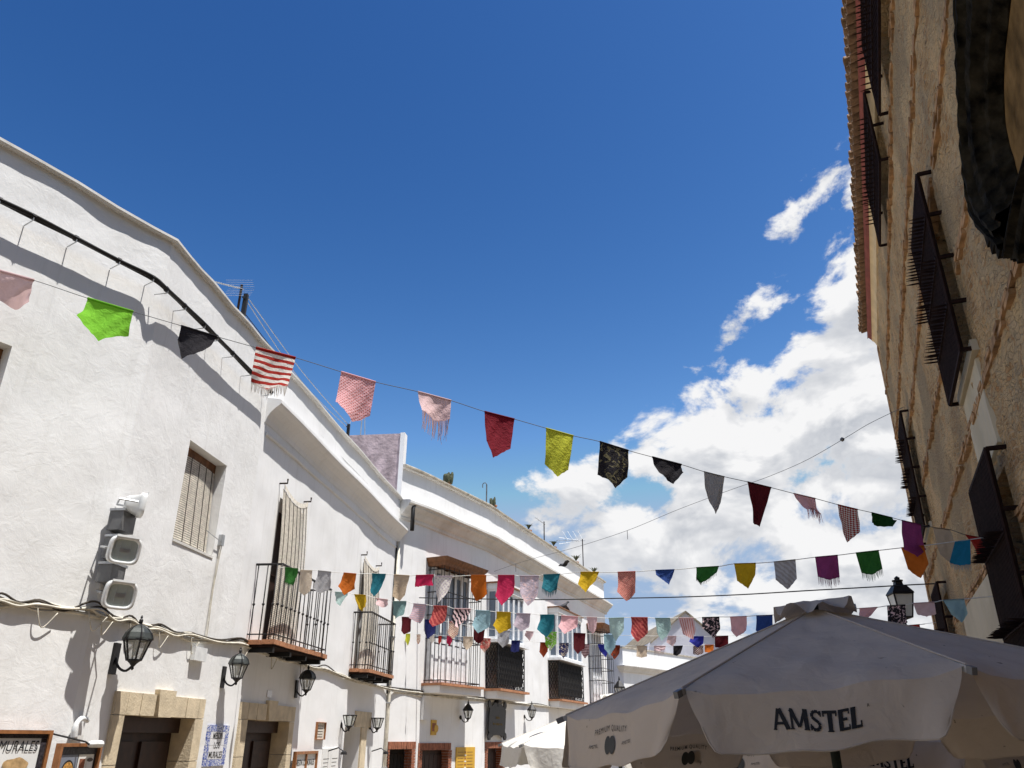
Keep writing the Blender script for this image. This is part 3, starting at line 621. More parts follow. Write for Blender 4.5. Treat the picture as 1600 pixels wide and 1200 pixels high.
b.add([q[3]+UZ*ZG, q[4]+UZ*ZG, q[4]+UZ*Z3, q[3]+UZ*Z3], [(0, 1, 2, 3)]); b.add([q[4]+UZ*ZG, q[5]+UZ*ZG, q[5]+UZ*Z3, q[4]+UZ*Z3], [(0, 1, 2, 3)])
b.build('flat_roof', M['trim'], H3)
# the stained lilac party wall that rises over house 2
b = MB(); d = (J3-A(0, 0, 0)); pw = Frame(J3[:2], 6.73)
zt = pw.px(631, 675)[1]
b.hexa([FB.p(S_END+o, z, -w) for o in (-.001, .20) for z in (Z1-.6, zt) for w in (2.9, .02)]); b.build('party_wall', M['lilac'], H3)
MB().hexa([FB.p(S_END+o, z, w) for o in (-.03, .23) for z in (Z1-.07, zt+.015) for w in (-.10, .012)]).build('party_wall_edge', M['white3'], H3)
def brick_door(F, h, parent, leaf='darkdoor', jamb=.16):
    s0, s1, z0, z1, dp = h
    d = MB().box(F, s0, s1, z0, z1, -dp-.02, -dp).build('door', M[leaf], parent)
    b = MB(); n = 6
    for k in range(n): x = s0+(s1-s0)/n*k; b.box(F, x+.008, x+(s1-s0)/n-.008, z0, z1-.1, -dp, -dp+.02)
    b.build('door_board', M[leaf], d)
    me = local_mesh('brick', lambda b: box0(b, .004, .061, -.024, .16, .004, .156), M['brick'])
    n = int((s1-s0+2*jamb)/.065)
    for k in range(n): inst(me, 'brick', d, F.p(s0-jamb+.065*k, z1, random.uniform(-.004, .004)), F.rot())
    me2 = local_mesh('brick', lambda b: box0(b, .004, jamb-.004, -.022, .19, .004, .056), M['brick'])
    for k in range(26):
        for x in (s0-jamb, s1): inst(me2, 'brick', d, F.p(x, z1-.06*(k+1), random.uniform(-.004, .004)), F.rot())
    return d
brick_door(F3a, D3, H3, 'shadow', .14); brick_door(F3b, D4, H3); brick_door(F3c, D5, H3)
def bars_mesh(h, r=.009): return local_mesh('bar', lambda b: b.tube([A(0, 0, 0), A(0, 0, h)], r, 5), M['iron'])
def barred_bay(F, s0, s1, out, z0, z1, label, roof=True, nf=8, ns=4, step=.42):
    t = thing('barred_bay_window', label, 'window', F.p((s0+s1)/2, z0), 'barred bay windows of the curved house')
    MB().box(F, s0-.05, s1+.05, z0-.22, z0-.06, .0, out+.02).build('base_slab', M['white3'], t)
    MB().box(F, s0-.10, s1+.10, z0-.058, z0-.004, .0, out+.10).build('base_edge', M['terracotta'], t)
    if roof:
        b = MB(); b.sweep([(F.p(s0, 0, 0), -F.u*1.0), (F.p(s0, 0, out), -F.u+F.n), (F.p(s1, 0, out), F.u+F.n), (F.p(s1, 0, 0), F.u)], [(-.05, z1-.02), (.03, z1-.02), (.05, z1+.05), (.10, z1+.10), (.14, z1+.18), (-.05, z1+.22)]); b.build('timber_roof', M['timber'], t)
        MB().box(F, s0, s1, z1+.0, z1+.19, .0, out).build('roof_cap', M['timber'], t)
    w = MB().box(F, s0+.12, s1-.12, z0+.02, z1-.05, .02, .10).build('window', M['wglass'], t)
    b = MB(); k = 5
    for i in range(k+1): x = s0+.12+(s1-s0-.24)*i/k; b.box(F, x-.045, x+.045, z0, z1-.03, .01, .14)
    for z in (z0+.05, z0+1.0, z1-.1): b.box(F, s0+.08, s1-.08, z-.05, z+.05, .012, .13)
    b.box(F, s0+.08, s1-.08, z0+.02, z0+.92, .02, .118)
    b.build('frame', M['whiteframe'], w)
    me = bars_mesh(z1-z0)
    for i in range(nf+1): inst(me, 'bar', t, F.p(s0+(s1-s0)*i/nf, z0, out))
    for i in range(ns):
        for s in (s0, s1): inst(me, 'bar', t, F.p(s, z0, out*(i+.3)/ns))
    z = z0+.06
    while z < z1:
        b = MB(); b.tube([F.p(s0, z, 0), F.p(s0, z, out), F.p(s1, z, out), F.p(s1, z, 0)], .013, 5); b.build('cross_bar', M['iron'], t); z += step*1.75 if z < z0+.5 else step
    return t
barred_bay(F3b, .20, 2.08, .47, 3.30, 6.08, 'barred bay window with brown timber roof, above the small yellow sign', nf=8, ns=4, step=.55)
barred_bay(F3c, 10.35, 11.9, .6, 3.3, 6.08, 'narrow barred bay window with brown timber roof at the far end of the house', nf=5, ns=5, step=.45)
def mirador(F, s0, s1, out, z0, zs, z1, label):
    t = thing('glazed_mirador', label, 'window', F.p((s0+s1)/2, z0), 'glazed miradors of the curved house')
    MB().box(F, s0-.03, s1+.03, z0-.26, z0-.07, .0, out+.0).build('base_slab', M['white3'], t)
    MB().box(F, s0-.10, s1+.12, z0-.068, z0-.01, .0, out+.12).build('base_edge', M['terracotta'], t)
    MB().box(F, s0+.03, s1-.03, z0+(zs-z0)*.10, zs-.03, out-.06, out-.045).build('shade_sheet', M['shadow'], t)  # added near-black sheet, stands in for the shade behind the front lattice
    g = MB(); rb = .008
    def lattice(P, u, L, n):
        H = zs-z0-.04; dx = L/n
        for i in range(n):
            for z_ in np.arange(0, H, dx*2.2):
                zz = min(H, z_+dx*2.2)
                g.tube([P+u*dx*i+UZ*z_, P+u*dx*(i+.5)+UZ*(z_+zz)/2, P+u*dx*i+UZ*zz], rb, 4, False)
                g.tube([P+u*dx*(i+1)+UZ*z_, P+u*dx*(i+.5)+UZ*(z_+zz)/2, P+u*dx*(i+1)+UZ*zz], rb, 4, False)
    lattice(F.p(s0, z0, 0), F.n, out, 4); lattice(F.p(s1, z0, 0), F.n, out, 4); lattice(F.p(s0, z0, out), F.u, s1-s0, 16)
    tag(g.build('lattice', M['iron'], t), 'black iron lattice guard under the glazing')
    b = MB()
    for z in (z0+.01, zs-.04): b.tube([F.p(s0, z, 0), F.p(s0, z, out), F.p(s1, z, out), F.p(s1, z, 0)], .016, 5)
    for s, o in ((s0, out), (s1, out), (s0, .02), (s1, .02)): b.tube([F.p(s, z0, o), F.p(s, zs-.02, o)], .014, 5)
    b.build('guard_frame', M['iron'], t)
    MB().box(F, s0-.10, s1+.12, zs, zs+.08, .0, out+.12).build('sill', M['whiteframe'], t)
    MB().box(F, s0-.02, s1+.02, z1-.06, z1+.10, .0, out+.02).build('head', M['white3'], t)
    MB().box(F, s0-.07, s1+.07, z1+.102, z1+.14, .0, out+.07).build('head_moulding', M['timber'], t)
    MB().box(F, s0+.06, s1-.06, zs+.08, z1-.06, .02, out-.14).build('net_curtain', M['curtain'], t)
    n = 5; fr = MB()
    for i in range(n):
        x0 = s0+(s1-s0)*i/n; x1 = s0+(s1-s0)*(i+1)/n
        p = MB().box(F, x0+.05, x1-.05, zs+.16, z1-.12, out-.075, out-.06).build('pane', M['wglass'], t)
        f = MB(); f.box(F, x0+.002, x0+.05, zs+.08, z1-.06, out-.10, out-.02); f.box(F, x1-.05, x1-.002, zs+.08, z1-.06, out-.10, out-.02)
        f.box(F, x0+.05, x1-.05, zs+.08, zs+.16, out-.10, out-.02); f.box(F, x0+.05, x1-.05, z1-.12, z1-.06, out-.10, out-.02); f.build('pane_frame', M['whiteframe'], p)
    for s, e in ((s0+.02, .05), (s1-.07, .05)):
        p = MB().box(F, s+.015, s+.03, zs+.16, z1-.12, .05, out-.13).build('pane', M['wglass'], t)
        f = MB(); f.box(F, s, s+e, zs+.08, zs+.16, .0, out-.102); f.box(F, s, s+e, z1-.12, z1-.06, .0, out-.102); f.box(F, s, s+e, zs+.16, z1-.12, .0, .06); f.build('pane_frame', M['whiteframe'], p)
    return t
mirador(F3c, .02, 2.10, .36, 3.34, 4.52, 6.02, 'glazed white mirador with lattice guard beside the timber-roofed bay')
mirador(F3c, 5.45, 8.3, .36, 3.30, 4.50, 6.10, 'glazed white mirador with lattice guard where two pigeons perch')
# ------------------------------------------------------------------ far houses down the street
def gable_house(name, label, P, az, length, depth, zw, zr, wallm, roofm, group=None, side=1):
    F = Frame(P, az, side); t = thing(name, label, 'house', F.p(0, 0), group)
    b = MB(); q = [(0, 0), (length, 0), (length, -depth), (0, -depth)]
    for (a, c), (d, e) in zip(q, q[1:]+q[:1]): b.add([F.p(a, ZG, c), F.p(d, ZG, e), F.p(d, zw, e), F.p(a, zw, c)], [(0, 1, 2, 3)])
    if zr > zw:
        for a in (0, length): b.add([F.p(a, zw, 0), F.p(a, zw, -depth), F.p(a, zr, -depth/2)], [(0, 1, 2)])
        b.build('wall', wallm, t)
        r = MB()
        for o0, o1 in ((.15, -depth/2), (-depth-.15, -depth/2)):
            r.hexa([F.p(s, z+k, o) for k in (0, .10) for (z, o) in ((zw-.03*0, o0), (zr, o1)) for s in (-.15, length+.15)])
        r.build('roof', roofm, t)
    else:
        b.add([F.p(a, zw-.4, c) for a, c in q], [(0, 1, 2, 3)]); b.build('wall', wallm, t)
        MB().sweep([(F.p(0, 0, -.2), -F.u), (F.p(0, 0, 0), F.n-F.u), (F.p(length, 0, 0), F.n), (F.p(length, 0, -.2), F.n)], [(-.02, zw-1.15), (.06, zw-1.15), (.12, zw-1.05), (.22, zw-.95), (.26, zw-.90), (.26, zw-.86), (-.02, zw-.82)]).build('cornice', M['trim'], t)
        MB().sweep([(F.p(0, 0, -2), -F.u), (F.p(0, 0, 0), F.n-F.u), (F.p(length, 0, 0), F.n)], [(-.2, zw-.05), (.05, zw-.05), (.05, zw), (-.2, zw)]).build('coping', M['coping'], t)
    return F, t
def at_depth(x, y, Y):
    d = ray(x, y); return CAM + d*(Y/d[1])
q = at_depth(972, 1010, 40); F5, H5 = gable_house('white_house', 'low white house with cornice, farthest along the street behind the umbrella', q[:2], 42, 12, 8, q[2], q[2]-1, M['white3'], M['coping'])
q = at_depth(1012, 1004, 47); q2 = at_depth(1160, 1004, 47)
Fg = Frame(q[:2], 90-2, 1); zr = at_depth(1052, 965, 47)[2]; zw = at_depth(1012, 1006, 47)[2]
F6, H6 = gable_house('gabled_house', 'grey gabled house with tiled roof rising behind the far white house', at_depth(1012, 1004, 47)[:2], -4, 14, -4.6, zw, zr+.3, M['greyrender'], simple('old_roof', (.20, .165, .115), .95, var=.5, scale=3))
# ------------------------------------------------------------------ church on the right
CH = thing('church', 'tall old church wall of rubble and brick with spiked window cages at the right', 'church', FC.p(S_CH, 0))
CAGES = [(7.5, 10.05, 8.10+ZC, 9.45+ZC), (11.1, 13.6, 8.10+ZC, 9.45+ZC), (8.36, 9.92, 3.60+ZC, 5.79+ZC), (16.4, 17.95, 3.64+ZC, 5.95+ZC), (8.37, 9.95, .2+ZC, 2.55+ZC), (16.3, 17.9, .2+ZC, 2.60+ZC)]
holes = [(a+.22, c-.22, z0+.1, z1-.12, .3) for a, c, z0, z1 in CAGES]
wall(FC, -9, S_CH, ZG, ZCH, holes, M['church'], CH, 'street_wall', res=.075, amp=.04, wav=1.1, seed=21, rough=.035)
EndF = Frame(FC.p(S_CH, 0)[:2], 23.14+90, -1)
wall(EndF, 0, 11, ZG, ZCH, [], M['church'], CH, 'end_wall', res=.2, amp=.03, seed=22)
b = MB()
b.add([FC.p(-9, ZCH, .2), FC.p(S_CH, ZCH, .2), FC.p(S_CH, ZCH+2.6, -5.5), FC.p(-9, ZCH+2.6, -5.5)], [(0, 1, 2, 3)])
b.add([FC.p(-9, ZCH, -11), FC.p(S_CH, ZCH, -11), FC.p(S_CH, ZCH+2.6, -5.5), FC.p(-9, ZCH+2.6, -5.5)], [(0, 1, 2, 3)])
b.add([FC.p(-9, ZG, -11), FC.p(S_CH, ZG, -11), FC.p(S_CH, ZCH, -11), FC.p(-9, ZCH, -11)], [(0, 1, 2, 3)])
b.add([FC.p(-9, ZG, 0), FC.p(-9, ZG, -11), FC.p(-9, ZCH, -11), FC.p(-9, ZCH, 0)], [(0, 1, 2, 3)])
b.add([FC.p(S_CH, ZCH, 0), FC.p(S_CH, ZCH, -11), FC.p(S_CH, ZCH+2.6, -5.5)], [(0, 1, 2)])
b.build('roof', M['tile'], CH)
# eaves: cream cove, red band, two rows of clay tiles
zc = ZCH-.02
SE = S_CH-.25
def eave(prof, name, mat): MB().sweep([(FC.p(s, 0), FC.n) for s in np.linspace(-9, SE, 40)], prof).build(name, mat, CH)
eave([(-.02, zc-.36), (.02, zc-.36), (.03, zc-.32), (.06, zc-.24), (.09, zc-.20), (.12, zc-.18), (-.02, zc-.16)], 'cream_cove', M['cream'])
eave([(-.02, zc-.158), (.12, zc-.158), (.17, zc-.10), (.20, zc-.04), (.20, zc), (-.02, zc)], 'red_band', M['redband'])
def tile_fill(b):            # half-round clay tile, 0.5 m long, with thickness
    k = 6; G = []
    for x, r in ((0., .095), (.5, .085)):
        G.append([A(x, r*math.cos(math.pi*j/k), r*math.sin(math.pi*j/k)) for j in range(k+1)]+[A(x, (r-.016)*math.cos(math.pi*j/k), (r-.016)*math.sin(math.pi*j/k)) for j in range(k, -1, -1)])
    G = [g+[g[0]] for g in G]; b.grid(G); n_ = len(G[0])
    for i, g in enumerate(G):
        for j in range(k): b.add([g[j], g[j+1], g[2*k-j], g[2*k+1-j]], [(0, 1, 2, 3)])
metile = local_mesh('roof_tile', tile_fill, M['tile'])
rz = math.atan2(FC.n[1], FC.n[0])
def put_tile(s, z, o, flip, tilt):
    ob = inst(metile, 'roof_tile', CH, FC.p(s, z, o)); ob.rotation_euler = (math.pi if flip else 0, tilt+random.uniform(-.03, .03), rz+math.pi+random.uniform(-.06, .06))
ns = int((SE-4.)/.2)
for i in range(ns):
    s = 4.+.2*i
    put_tile(s, zc+.095+random.uniform(-.008, .008), .33+random.uniform(-.015, .015), True, -.2)      # channel
    put_tile(s+.1, zc+.125+random.uniform(-.008, .008), .355+random.uniform(-.02, .02), False, -.2)   # cover
eave([(.0, zc+.002), (.12, zc+.002), (.12, zc+.03), (.0, zc+.08)], 'tile_bed', M['trim'])
# brick courses every 1.2 m: the largest-looking bricks single, the rest joined
courses = [(-5, S_CH-.02, z+ZC) for z in (8.02, 6.80, 5.71, 4.49, 3.25, 1.89, .65)]
allb = []
for s0, s1, z in courses:
    for r_ in range(2):
        s = s0+random.random()*.2
        while s < s1-.3:
            Lb = random.uniform(.22, .30)
            if not any(c[0]-.02 < s+Lb and s < c[1]+.02 and c[2] < z+.1 and z < c[3] for c in [(h[0], h[1], h[2], h[3]) for h in holes]) and random.random() > .12:
                p = FC.p(s, z+r_*.062-.06)-CAM; fd = p@fw
                x = 800+FPX*(p@rt)/fd if fd > .5 else 9e9; y = 600-FPX*(p@up)/fd if fd > .5 else 9e9
                allb.append((1/np.linalg.norm(p) if -20 < x < 1620 and -20 < y < 1010 else 0, s, z+r_*.062-.06, Lb))
            s += Lb+.012
allb.sort(reverse=True); vis = [t for t in allb if t[0] > 0]
mebs = [local_mesh('brick', lambda b, L=L: box0(b, 0, L, -.10, .022, 0, .045), M['coursebrick']) for L in (.22, .25, .28)]
for _, s, z, Lb in vis[:290]:
    ob = inst(random.choice(mebs), 'brick', CH, FC.p(s, z+random.uniform(-.004, .004), random.uniform(.008, .026)), FC.rot())
    ob.rotation_euler = (random.uniform(-.04, .04), random.uniform(-.012, .012), FC.rot()+random.uniform(-.04, .04))
b = MB()
for _, s, z, Lb in vis[290:]+[t for t in allb if t[0] == 0][:250]: b.box(FC, s, s+Lb, z, z+.045, -.05, random.uniform(.02, .055))
tag(b.build('brick_course', M['coursebrick'], CH), kind='stuff')
# quoins of brick up the far corner
meq = [local_mesh('quoin', lambda b, L=L: box0(b, -L, .02, -.08, .022, .01, .27), M['coursebrick']) for L in (.28, .42)]
k = 0; z = 0.
while z < ZCH-.5: ob = inst(meq[k % 2], 'quoin', CH, FC.p(S_CH, z), FC.rot()); z += .28; k += 1
# plastered zones
b = MB(); G = []
for z in np.linspace(ZG, 1.80+ZC, 20): G.append([FC.p(s, z, .055+.012*float(fbm(np.array([s*1.5+30]), np.array([z*1.5+30]), 5, 3)[0])) for s in np.linspace(10.15, 14.4, 30)])
b.grid(G); b.build('plaster_panel', M['creamwall'], CH)
G = [[FC.p(s, z, .03+.02*float(fbm(np.array([s*1.5+30]), np.array([z*1.5+30]), 6, 3)[0])-(.05 if s in (8.45, 9.85) or z in (2.62+ZC, 3.55+ZC) else 0)) for s in [8.45]+list(np.linspace(8.47, 9.83, 14))+[9.85]] for z in [2.62+ZC]+list(np.linspace(2.64, 3.53, 10)+ZC)+[3.55+ZC]]
MB().grid(G).build('plaster_panel', M['creamwall'], CH)
for c in (CAGES[2], CAGES[3]): MB().box(FC, c[0]-.02, c[1]+.02, c[2]-.03, c[2]+.09, -.1, .06).build('sill', M['creamwall'], CH)
for a, c, z0, z1, dp in holes: 
    w = MB().box(FC, a, c, z0, z1, -dp-.03, -dp).build('window_shutter', M['darkdoor'], CH)
    b = MB(); b.box(FC, (a+c)/2-.04, (a+c)/2+.04, z0, z1, -dp+.001, -dp+.04); b.build('shutter_rail', M['rust'], w)
# spiked iron cages over the windows: things of their own, hung on the wall
def cage(c, label, spikes=3, out=.15, nb=21, slen=.16):
    a, d, z0, z1 = c; t = thing('window_cage', label, 'window grille', FC.p((a+d)/2, z0), 'spiked window cages of the church')
    b = MB(); w = .035
    b.bar(FC.p(a, z0, out), FC.p(d, z0, out), w); b.bar(FC.p(a, z1, out), FC.p(d, z1, out), w)
    b.bar(FC.p(a, z0, out), FC.p(a, z1, out), w); b.bar(FC.p(d, z0, out), FC.p(d, z1, out), w); b.build('frame', M['rust'], t)
    me = local_mesh('stay', lambda q: box0(q, -.015, .015, 0, out+.02, -.02, .02), M['rust']); ry = math.atan2(-FC.n[0], FC.n[1])
    nz = 5 if z1-z0 > 2 else 3
    for i in range(nz):
        for s in (a, d): ob = inst(me, 'stay', t, FC.p(s, z0+(z1-z0)*i/(nz-1), -.02), ry)
    me = local_mesh('bar', lambda q: box0(q, -.014, .014, -.014, .014, 0, z1-z0), M['rust'])
    for i in range(1, nb): inst(me, 'bar', t, FC.p(a+(d-a)*i/nb, z0, out), FC.rot())
    ms = local_mesh('spike', lambda q: q.tube([A(0, 0, 0), A(0, slen*.55, 0), A(0, slen, 0)], [.011, .012, .002], 5), M['rust'])
    for k in range(spikes):
        z = z0+(z1-z0)*(k+1)/(spikes+1)
        MB().bar(FC.p(a, z, out+.012), FC.p(d, z, out+.012), .03, .05).build('band', M['rust'], t)
        n_ = 20
        for i in range(n_): ob = inst(ms, 'spike', t, FC.p(a+(d-a)*(i+.5)/n_, z+random.uniform(-.008, .008), out+.02), ry); ob.rotation_euler = (random.uniform(-.06, .06), 0, ry+random.uniform(-.05, .05))
    return t
cage(CAGES[0], 'rusty spiked cage under the eaves, topmost and cut by the upper photo edge', 2)
cage(CAGES[1], 'rusty spiked cage under the eaves, farther of the upper pair', 2)
cage(CAGES[2], 'long rusty spiked cage in the middle of the church wall, beside the carved stone', 3)
cage(CAGES[3], 'spiked cage near the far corner of the church, at middle height', 3)
cage(CAGES[4], 'broad rusty cage low at the right photo edge, beside the red flag', 2)
cage(CAGES[5], 'small far cage low by the street lantern, behind the bunting', 2)
# carved dark stone of the portal
PT = thing('carved_stone_crest', 'dark mossy carved stone crest projecting from the church wall at upper right', 'carving', FC.pt(1560, 300, 0))
def crest_path(pts, o): return [FC.pt(x, y, o) for x, y in pts]
def smooth_path(P, n=40):
    P = np.array(P); t = np.linspace(0, len(P)-1, n); out = []
    for q in t:
        i = int(min(q, len(P)-2)); f = q-i; p0, p1, p2, p3 = P[max(i-1, 0)], P[i], P[i+1], P[min(i+2, len(P)-1)]
        out.append(.5*((2*p1)+(-p0+p2)*f+(2*p0-5*p1+4*p2-p3)*f*f+(-p0+3*p1-3*p2+p3)*f**3))
    return out
outer = smooth_path(crest_path([(1490, -130), (1502, 0), (1507, 120), (1514, 250), (1530, 345), (1580, 395)], .16))
inner = smooth_path(crest_path([(1560, -130), (1552, 0), (1543, 110), (1546, 200), (1560, 260), (1574, 312)], .16))
prof = [(0., -.25), (0., -.02), (.06, .02), (.12, .10), (.2, .11), (.24, .05), (.32, .05), (.36, .13), (.48, .15), (.54, .08), (.62, .07), (.68, .12), (.78, .10), (.86, .0), (.92, -.02), (1., -.12), (1., -.25)]
b = MB(); b.grid([[p+(q-p)*t+FC.n*h*.75+FC.n*.006*math.sin(i*2.3+t*5)+FC.u*.005*math.sin(i*1.3+t*3) for t, h in prof] for i, (p, q) in enumerate(zip(outer, inner))]); b.build('moulded_frame', M['mossy'], PT)
right = smooth_path(crest_path([(1600, 300), (1615, 220), (1640, 100), (1680, -60)], .16))
rin = smooth_path(crest_path([(1580, 396), (1600, 300), (1628, 200), (1668, 20)], .16)); rout = smooth_path(crest_path([(1620, 402), (1640, 300), (1680, 200), (1730, 40)], .16))
b = MB(); b.grid([[p+(q-p)*t+FC.n*h*.75 for t, h in prof] for p, q in zip(rin, rout)]); b.build('moulded_frame', M['mossy'], PT)
b = MB(); pi_ = crest_path([(1548, -140), (1538, 60), (1540, 190), (1585, 340), (1640, 180), (1700, -140)], .06)
b.add(pi_+[p-FC.n*.1 for p in pi_], [tuple(range(6))]+[(i, (i+1) % 6, (i+1) % 6+6, i+6) for i in range(6)]); b.build('inner_panel', M['brownstone'], PT)
b = MB()                                     # broken-edged corbel under it
for i in range(16):
    f = i/15; x = 1524+88*f; y = 335+ (55*min(1, f*2.2)) + 12*f + random.uniform(-4, 4); cs, cz = FC.px(x, y, .12); w = .06+.05*random.random()
    b.box(FC, cs-w, cs+w, cz, cz+.22, -.12, .09+.07*random.random())
b.build('corbel', M['mossy'], PT)
# ------------------------------------------------------------------ umbrellas
def umbrella(C, Rr, th, h0, h1, g, mat, label, ground, val=.235, detail=True, cap=True):
    cx, cy = C; t = thing('parasol', label, 'umbrella', A(cx, cy, ground), 'cafe parasols')
    apex = A(cx, cy, h1+ZC)
    def corner(i):
        a = th-2*math.pi*i/8; dx, dy = Rr*math.sin(a), Rr*math.cos(a); return A(cx+dx, cy+dy, h0+g[0]*dx+g[1]*dy+ZC)
    def panel_pt(i, t_, w):
        p, q = corner(i), corner(i+1); e = p+(q-p)*w; x = apex+(e-apex)*t_
        sag = .05*math.sin(math.pi*w)*t_**1.2*(1.3-t_*1.05) + .032*max(0., (t_-.90)/.10)**2*min(1., 9*min(w, 1-w)) + .006*math.sin(w*23+t_*7+i)*math.sin(math.pi*w)*t_**2 + .007*math.sin(12*w-19*t_+i*2)*t_*math.sin(math.pi*w) + .006*math.sin(7*w+24*t_+i)*t_**2*math.sin(math.pi*w)**.5
        return x-UZ*sag
    def outw(i): p, q = corner(i), corner(i+1); m = (p+q)/2-A(cx, cy, 0); m[2] = 0; return m/np.linalg.norm(m)
    def val_pt(i, w, v):
        e0, e1 = .015+.055*v**1.5, 1-.015-.055*v**1.5
        ww = e0+(e1-e0)*w; base = panel_pt(i, 1., ww); edge = min(w, 1-w)
        L = val*(1-.42*max(0, 1-edge/.085)**2.2) + .006*math.sin(w*5+i)
        fl = .030*math.sin(math.pi*w)*v + .012*math.sin(w*11+i*2.3)*v + .045*math.exp(-((w-.93)/.06)**2)*v + .03*math.exp(-((w-.06)/.05)**2)*v
        return base-UZ*L*v+outw(i)*(fl+.012*v)
    nw, nt_ = 36, 30
    for i in range(8):
        P = [[panel_pt(i, t_, w) for w in np.linspace(0, 1, nw)] for t_ in np.linspace(.03, 1, nt_)]
        pn = MB().grid(P).build('canopy_panel', mat, t, smooth=True)
        MB().tube([panel_pt(i, t_, 0)+UZ*.003 for t_ in np.linspace(.1, 1, 8)], .0045, 4).build('seam', mat, pn)
        vb = MB().grid([[val_pt(i, w, v) for w in np.linspace(0, 1, 40)] for v in np.linspace(0, 1, 9)]).build('valance', mat, t, smooth=True)
        MB().tube([val_pt(i, w, .985)+outw(i)*.001 for w in np.linspace(.0, 1, 40)], .0035, 4).build('hem', mat, vb)
        # rib
        c = corner(i); d = c-apex; MB().bar(apex+d*.06-UZ*.05, apex+d*1.03-UZ*.012, .018, .028).build('rib', M['galv'], t)
        m = A(cx, cy, apex[2]-.62); MB().bar(m, apex+d*.55-UZ*.045, .014, .02).build('strut', M['galv'], t)
        tip = apex+d*1.0-UZ*.012; dd = d/np.linalg.norm(d); MB().bar(tip+dd*.015, tip+dd*.055, .022, .03).build('rib_cap', M['greymetal'], t)
    if cap:
        P = []
        for r_, h in ((.0, -.008), (.05, -.009), (.10, -.018), (.15, -.036), (.20, -.056), (.235, -.068)):
            row = []
            for j in range(49):
                a = 2*math.pi*j/48; wv = (math.sin(a*8+.7)*.034+math.sin(a*3+1)*.018+math.sin(a*13+2)*.014)*(r_/.25)**2+.008*math.sin(a*11)*(r_/.25)
                row.append(A(cx+r_*math.sin(a), cy+r_*math.cos(a), apex[2]+h+wv+.045+g[0]*r_*math.sin(a)+g[1]*r_*math.cos(a)))
            P.append(row)
        MB().grid(P).build('vent_cap', mat, t, smooth=True)
    tilt = A(-g[0], -g[1], 1); tilt /= np.linalg.norm(tilt)
    MB().tube([A(cx, cy, ground), A(cx, cy, apex[2]+.03)], .026, 12).build('pole', M['pole'], t, smooth=True)
    MB().lathe(A(cx, cy, apex[2]-.70), [(.03, 0), (.055, .02), (.055, .09), (.03, .11)], 12).build('hub', M['greymetal'], t)
    bs = thing  # base
    MB().lathe(A(cx, cy, ground), [(.34, -.02), (.34, .07), (.30, .10), (.05, .12), (.04, .3)], 20).build('base', M['greymetal'], t)
    def prnt(i, body, wc, vc, width, height, m, name, bold=0., side=1, spacing=1., skew=0.):
        v, f = heavy(body) if body == 'AMSTEL' and height > .05 else text2d(body, 1., bold, spacing=spacing); v = v - [(v[:, 0].min()+v[:, 0].max())/2, (v[:, 1].min()+v[:, 1].max())/2]; ext = v.max(0)-v.min(0)
        Lp = np.linalg.norm(corner(i+1)-corner(i)); Q = []
        for x, y in v:
            w = wc+side*x/ext[0]*width/Lp; vv = vc-y/ext[1]*height/val+skew*x/ext[0]; Q.append(val_pt(i, min(max(w, 0), 1), vv)+outw(i)*.004*side)
        MB().add(Q, f).build(name, m, t)
    def roundels(i, wc, vc, side=1):
        Lp = np.linalg.norm(corner(i+1)-corner(i)); b = MB()
        for s_ in (-1, 1):
            b.add([val_pt(i, wc+(s_*.026+.034*math.cos(a))/Lp, vc+.042*math.sin(a)/val)+outw(i)*(.004+.0006*s_)*side for a in np.linspace(0, 2*math.pi, 25)[:-1]], [tuple(range(24))])
        b.build('roundel_print', M['inkgrey'], t)
    if detail:
        for i in (1, 5):
            prnt(i, 'AMSTEL', .48, .50, .385, .088, M['ink'], 'lettering', .016, skew=.11); prnt(i, 'R', .672, .40, .010, .012, M['ink'], 'registered_mark')
        for i in (0, 2, 6):
            prnt(i, 'PREMIUM QUALITY', .45, .30, .34, .032, M['inkgrey'], 'lettering', .0, spacing=1.25)
            for dw in (-1, 1):
                prnt(i, 'AMSTEL', .45+dw*.16, .56, .10, .016, M['inkgrey'], 'small_lettering'); 
            roundels(i, .45, .62)
        for i in (7, 6):
            prnt(i, 'PREMIUM QUALITY', .5, .35, .32, .03, M['inkgrey'], 'lettering', .012, -1, spacing=1.25); roundels(i, .5, .64, -1)
    return t
def ground_z(y): return -.02*max(-60, min(60, y))
umbrella((3.02, 7.72), 1.5, -1.767, .0, .54, (.0, -.02), M['canvas'], 'beige beer parasol in the shade, only its valance showing below the large one', ground_z(7.7))
umbrella((1.813, 4.877), 1.5, -1.585, .181, .72, (.041, -.065), M['canvas'], 'large beige beer parasol with black AMSTEL lettering filling the lower right', ground_z(4.9))
q = at_depth(968, 1165, 11.8)
umbrella((q[0], q[1]), 1.62, -1.40, q[2]-ZC+.02, q[2]-ZC+.62, (.0, 0), M['canvas2'], 'sunlit white parasol half hidden behind the left corner of the beige parasol', ground_z(12), detail=False)
